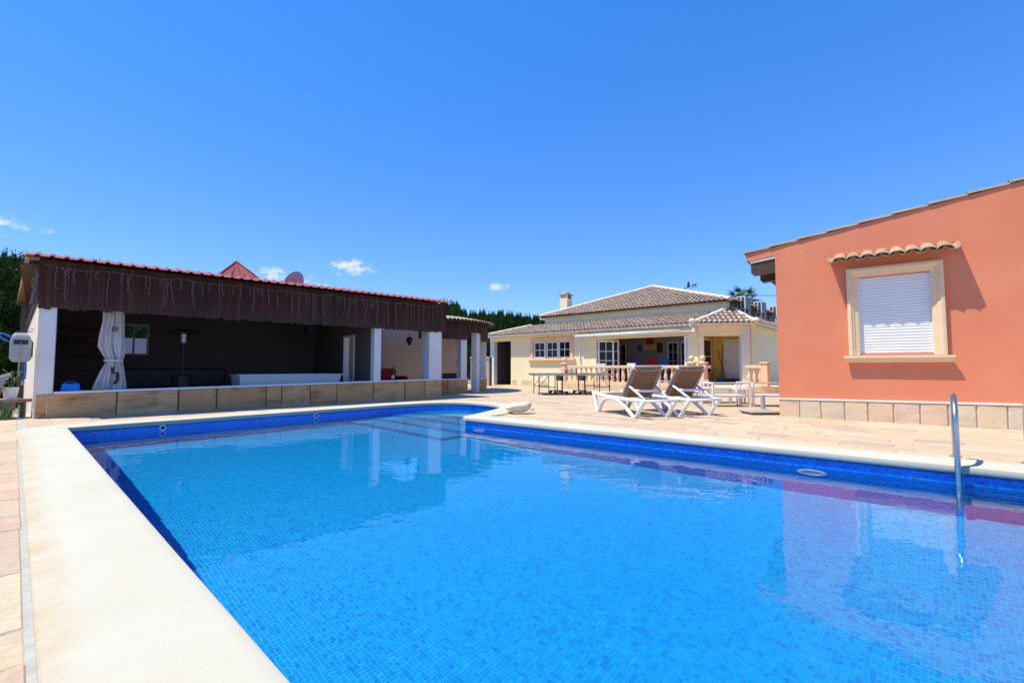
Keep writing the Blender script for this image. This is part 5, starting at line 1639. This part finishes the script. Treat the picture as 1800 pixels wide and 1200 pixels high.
for k in range(7): MB().box(-.7, .7, -.42 + k * .12, -.32 + k * .12, .40, .43).build('slat', M['white_metal'], ct)
for a in (-.66, .62):
    for b_ in (-.4, .36): MB().box(a, a + .04, b_, b_ + .04, 0, .40).build('leg', M['white_metal'], ct)
us = empty('parasol_stand', (5.40, 9.98, 0), R(2)); tag(us, 'grey parasol stand with an empty tube beside the red house corner', 'parasol stand')
M['concrete'] = plain('grey concrete', (.40, .36, .31), .85, var=.12, bump=.3)
MB().box(-.40, .40, -.28, .28, .03, .085).build('slab', M['concrete'], us, bevel=.02)
for x in (-.34, .24): MB().box(x, x + .1, -.25, .25, 0, .03).build('foot', M['black'], us)
MB().lathe([(.075, .085), (.07, .10), (.045, .11), (.045, .40), (.038, .40), (.038, .2)], n=16).build('tube', M['grey_plastic'], us, smooth=False)
ss_ = empty('stool', (6.25, 12.7, 0), R(10)); tag(ss_, 'small white stool in the shade beside the red house corner', 'stool')
MB().box(-.2, .2, -.2, .2, .38, .42).build('seat', M['white_plastic'], ss_, bevel=.01)
for a in (-.18, .14):
    for b_ in (-.18, .14): MB().box(a, a + .04, b_, b_ + .04, 0, .38).build('leg', M['white_plastic'], ss_)

# ------------------------------------------------------------------ corner left of the pool house
hr = empty('hose_reel', (-9.62, 9.02, 1.10), R(44)); hr.scale = (.70, .8, 1.0); tag(hr, 'grey wall-mounted hose reel with blue hose on the pool house end wall', 'hose reel')
bd = [(.18, .02), (.21, .08), (.215, .38), (.19, .47), (.12, .52), (-.12, .52), (-.19, .47), (-.215, .38), (-.21, .08), (-.18, .02), (-.12, .0), (.12, .0)]
MB().extrude([(x, z) for x, z in bd], 'y', -.12, .14).build('casing', M['grey_plastic'], hr, bevel=.02)
MB().box(-.14, .14, -.125, -.1205, .34, .43).build('hose_slot', M['black'], hr)
MB().extrude([(-.19, .5), (.19, .5), (.12, .56), (-.12, .56)], 'y', -.10, .12).build('top_plate', M['white_plastic'], hr, bevel=.01)
MB().tube([(-.16, 0, .56), (-.05, -.02, .60), (.06, 0, .585), (.18, .01, .60), (.24, .0, .66), (.16, 0, .66)], .008, 5).build('bracket', M['dark_wood'], hr)
MB().tube([(.0, -.13, .38), (.0, -.15, .25), (-.01, -.14, .0), (-.015, -.13, -.16), (.0, -.13, -.26)], .012, 6).build('hose_end', M['concrete'], hr, smooth=True)
cl_ = []
for k in range(50):
    a = k / 49 * 4.6 * math.pi; cl_.append((-.24 + .13 * math.cos(a) - .05, .03 * math.sin(a * .5), .47 + .055 * math.sin(a) + .10 * math.cos(a) * .5 * -1 + .0))
MB().tube(cl_, .014, 6).build('hose_coil', M['blue_plastic'], hr, smooth=True)
MB().box(.215, .235, -.08, .08, .1, .4).build('mount', M['black'], hr)
MB().tube([(.10, -.02, .0), (.11, .02, -.16), (.10, .03, -.34)], .028, 8).build('blue_pipe', M['blue_plastic'], hr, smooth=True)
MB().lathe([(.03, 0), (.035, .06), (.02, .08)], (.075, .03, -.45), 10).build('tap', M['grey_plastic'], hr)
M['old_wood'] = plain('weathered wood', (.28, .19, .12), .85, var=.3, scale=12)
M['grey_wood'] = plain('silvered wood', (.30, .29, .26), .85, var=.25, scale=12)
wb_ = empty('wooden_bench', (-10.05, 9.10, 0), R(12)); tag(wb_, 'rough wooden bench at the corner of the pool house', 'bench')
MB().box(-.5, .36, -.22, .25, .30, .37).build('top_board', M['old_wood'], wb_, bevel=.01)
MB().box(-.5, .36, -.20, -.15, .16, .30).build('apron', M['old_wood'], wb_)
for x in (-.45, .2):
    for y in (-.18, .16): MB().box(x, x + .08, y, y + .06, 0, .30).build('leg', M['old_wood'], wb_)
fcx = empty('folding_chair', (-10.22, 9.0, 0), R(20)); tag(fcx, 'folded slatted wooden chair leaning at the edge of the photo', 'chair')
for k in range(6):
    o = MB().box(-.30, .30, -.015, .015, -.028, .028).build('slat', M['grey_wood'], fcx); o.location = (.0 + .03 * k, -.26 + .015 * k, .38 + .075 * k); o.rotation_euler = (R(-20), R(-22), R(8))
for x in (-.2, .22): MB().tube([(x, -.34, .0), (x + .08, -.22, .45), (x + .16, -.14, .88)], .02, 6).build('leg', M['old_wood'], fcx)
wb2 = empty('flower_pot', (-9.88, 9.12, .37), 0); tag(wb2, 'white pot with a straggly green plant on the wooden bench', 'plant pot')
MB().lathe([(.085, 0), (.115, .22), (.12, .23), (.10, .23), (.09, .2)], n=16).build('pot', M['white_plaster'], wb2)
M['leaf'] = plain('green leaf', (.09, .17, .03), .6, var=.4, scale=30)
pf = MB(); rg = random.Random(2)
for k in range(70):
    a = rg.uniform(0, 6.28); h_ = rg.uniform(.15, .42); r0 = rg.uniform(.02, .12)
    p = Vector((r0 * math.cos(a), r0 * math.sin(a), .2 + h_ * .8)); q = p + Vector((math.cos(a) * .07, math.sin(a) * .07, rg.uniform(-.02, .07))); n_ = Vector((-math.sin(a), math.cos(a), 0)) * .014
    pf.add([p, (p + q) / 2 + n_, q, (p + q) / 2 - n_], [(0, 1, 2, 3)])
for k in range(8):
    a = k * .8; pf.tube([(0, 0, .18), (.06 * math.cos(a), .06 * math.sin(a), .35), (.12 * math.cos(a), .12 * math.sin(a), .5)], .005, 4)
pf.build('foliage', M['leaf'], wb2)
gp = MB(); rg = random.Random(4)
for k in range(160):
    a = rg.uniform(0, 6.28); b0 = Vector((rg.uniform(-.28, .28), rg.uniform(-.12, .12), 0)); h_ = rg.uniform(.12, .4); d_ = Vector((math.cos(a), math.sin(a), 0))
    n_ = Vector((-d_.y, d_.x, 0)) * .006
    gp.add([b0 - n_, b0 + n_, b0 + d_ * .05 + Vector((0, 0, h_ * .6)) + n_ * .7, b0 + d_ * .05 + Vector((0, 0, h_ * .6)) - n_ * .7, b0 + d_ * .13 + Vector((0, 0, h_))], [(0, 1, 2, 3), (3, 2, 4)])
o = gp.build('weeds', M['leaf'], None, kind='stuff'); o.location = (-9.86, 8.86, -.01); o['label'] = 'green weeds at the foot of the wooden bench'
gtp = empty('garden_tap', (-9.42, 8.86, 0), 0); tag(gtp, 'small standpipe tap at the foot of the pool house end wall', 'tap')
MB().tube([(0, 0, 0), (0, 0, .24), (0.005, 0, .28)], .012, 6).build('pipe', M['concrete'], gtp); MB().tube([(0, 0, .22), (.08, -.02, .225), (.085, -.02, .20)], .011, 6).build('spout', M['dark_wood'], gtp); MB().box(-.01, .01, -.03, .03, .285, .30).build('handle', M['dark_wood'], gtp)

# ------------------------------------------------------------------ trees
def m_foliage(name, lo, hi):
    t = NT(name)
    r = t.rnd()
    c = t.ramp(r, [(0, lo), (.55, tuple((a + b) / 2 for a, b in zip(lo, hi))), (1, hi)])
    t.b.inputs['Subsurface Weight'].default_value = 0
    return t.out(c, .65, spec=.2)
M['cypress'] = m_foliage('cypress foliage', (.018, .052, .010), (.11, .21, .035))
M['bark'] = plain('brown bark', (.11, .075, .05), .95, var=.3, scale=10, bump=.5)
def cypress_mesh(seed, H=4.7, RAD=.82, EX=.36):
    rg = np.random.default_rng(seed)
    N = 17000
    t = rg.random(N) ** .9
    prof = np.clip(1.03 - t, 0, 1) ** EX * np.where(t < .06, .8, 1.0)
    lump = 1 + .16 * np.sin(t * 23 + rg.random() * 6) * np.sin(rg.random(N) * 0 + t * 7)
    an = rg.random(N) * 2 * np.pi
    lump = lump + .18 * np.sin(an * 3 + t * 14 + seed) + .12 * np.sin(an * 7 - t * 31)
    rr = RAD * prof * lump * (1 - .38 * rg.random(N) ** 1.8)
    tip = (rg.random(N) < .5) & (t > .93) & (np.abs(np.sin(an * 2.5 + seed)) > .6)
    z = .25 + (H - .3) * t + np.where(tip, rg.random(N) ** 2 * .30, 0)
    rr = np.where(tip, rr * .35 + .12, rr)
    c = np.column_stack([rr * np.cos(an), rr * np.sin(an), z])
    d = np.column_stack([np.cos(an) * .55, np.sin(an) * .55, np.ones(N)]) + rg.normal(0, .33, (N, 3))
    d /= np.linalg.norm(d, axis=1)[:, None]
    s = np.cross(d, rg.normal(0, 1, (N, 3))); s /= np.linalg.norm(s, axis=1)[:, None]
    ln = (.07 + .08 * rg.random(N))[:, None]; wd = (.012 + .013 * rg.random(N))[:, None]
    V = np.stack([c - d * ln * .3, c + s * wd + d * ln * .3, c + d * ln, c - s * wd + d * ln * .3], 1).reshape(-1, 3)
    return np_mesh('crown', V, np.arange(4 * N).reshape(-1, 4), M['cypress'])
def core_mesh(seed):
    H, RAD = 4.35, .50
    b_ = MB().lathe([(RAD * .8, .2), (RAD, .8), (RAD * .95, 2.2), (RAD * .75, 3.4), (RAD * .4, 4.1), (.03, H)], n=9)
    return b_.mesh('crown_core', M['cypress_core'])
M['cypress_core'] = plain('dark crown filler', (.015, .022, .008), .9, var=.4)  # solid dark core, stands in for the shaded depth of the crown
CM = [cypress_mesh(k, EX=.36 if k % 2 else .46) for k in range(4)]
CC = core_mesh(0)
TRK = MB().tube([(0, 0, -.06), (.02, 0, 1.2), (0, .02, 3.2)], [.11, .09, .03], 8).mesh('trunk', M['bark'])
def cypress(x, y, h, k, label):
    r_ = empty('cypress_tree', (x, y, 0), k * 1.7); r_.scale = (h / 4.7 * .95, h / 4.7 * .95, h / 4.7)
    tag(r_, label, 'tree', 'cypress trees of the boundary hedge')
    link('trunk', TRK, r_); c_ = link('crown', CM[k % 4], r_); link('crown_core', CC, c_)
# left corner, behind the pool house, and beyond the round pergola
rt_ = random.Random(12)
ORD = ['first', 'second', 'third', 'fourth', 'fifth', 'sixth', 'seventh', 'eighth', 'ninth', 'tenth', 'eleventh', 'twelfth', 'thirteenth', 'fourteenth', 'fifteenth', 'sixteenth']
left = [(-1.45, 5.7, 3.75, 'dark cypress at the left edge beside the hose reel'), (-.95, 6.6, 4.15, 'dark cypress rising left of the pool house roof end'), (-.62, 7.5, 4.25, 'dark cypress whose tip meets the roof corner of the pool house'), (.05, 8.3, 4.42, 'cypress with its tip just above the left end of the red roof'), (1.05, 8.8, 4.52, 'cypress tip showing alone above the red roof, right of the roof corner'), (1.85, 9.0, 4.3, 'cypress filling the view through the small pool house window'), (2.7, 9.2, 4.38, 'cypress with only its topmost twigs above the red roof')]
for k, (x, y, h, lb_) in enumerate(left):
    p = ph_at(x, y)
    cypress(p[0], p[1], h, k, lb_)
for k in range(15):
    t = k / 14
    x, y = -4.9 + 8.3 * t, 28.9 + 2.8 * t
    h = 4.80 - .62 * t + rt_.uniform(-.16, .16) + (.25 if k in (1, 2) else 0)
    cypress(x, y, h, k + 1, ORD[k] + ' cypress in the dark hedge, counted from the pool house towards the villa')
# palm behind the villa
pm = empty('palm_tree', (26.2, 52, 0)); tag(pm, 'fan palm showing above the villa roof behind the air conditioners', 'tree')
MB().tube([(0, 0, 0), (.1, 0, 4), (0, 0, 8.3)], [.35, .28, .25], 10).build('trunk', M['bark'], pm)
M['palm'] = m_foliage('palm leaf', (.03, .07, .015), (.09, .17, .04))
pf = MB(); rg = random.Random(8)
for k in range(24):
    a = rg.uniform(0, 6.28); el = rg.uniform(-.35, 1.2); d_ = Vector((math.cos(a) * math.cos(el), math.sin(a) * math.cos(el), math.sin(el)))
    c0 = Vector((0, 0, 8.3)) + d_ * rg.uniform(.9, 1.3)
    pf.tube([(0, 0, 8.2), c0], .02, 4)
    s = d_.cross(Vector((0, 0, 1))).normalized(); u = s.cross(d_)
    for j in range(13):
        b_ = (j - 6) / 6 * 1.25
        e = (d_ * math.cos(b_) + s * math.sin(b_)); tip = c0 + e * rg.uniform(.9, 1.3) - Vector((0, 0, .3 * abs(b_))); n_ = u * .0 + (d_ * -math.sin(b_) + s * math.cos(b_)) * .045
        pf.add([c0, c0 + e * .4 + n_, tip, c0 + e * .4 - n_], [(0, 1, 2, 3)])
pf.build('crown', M['palm'], pm)
# leafy tree top right behind the roof of the villa side
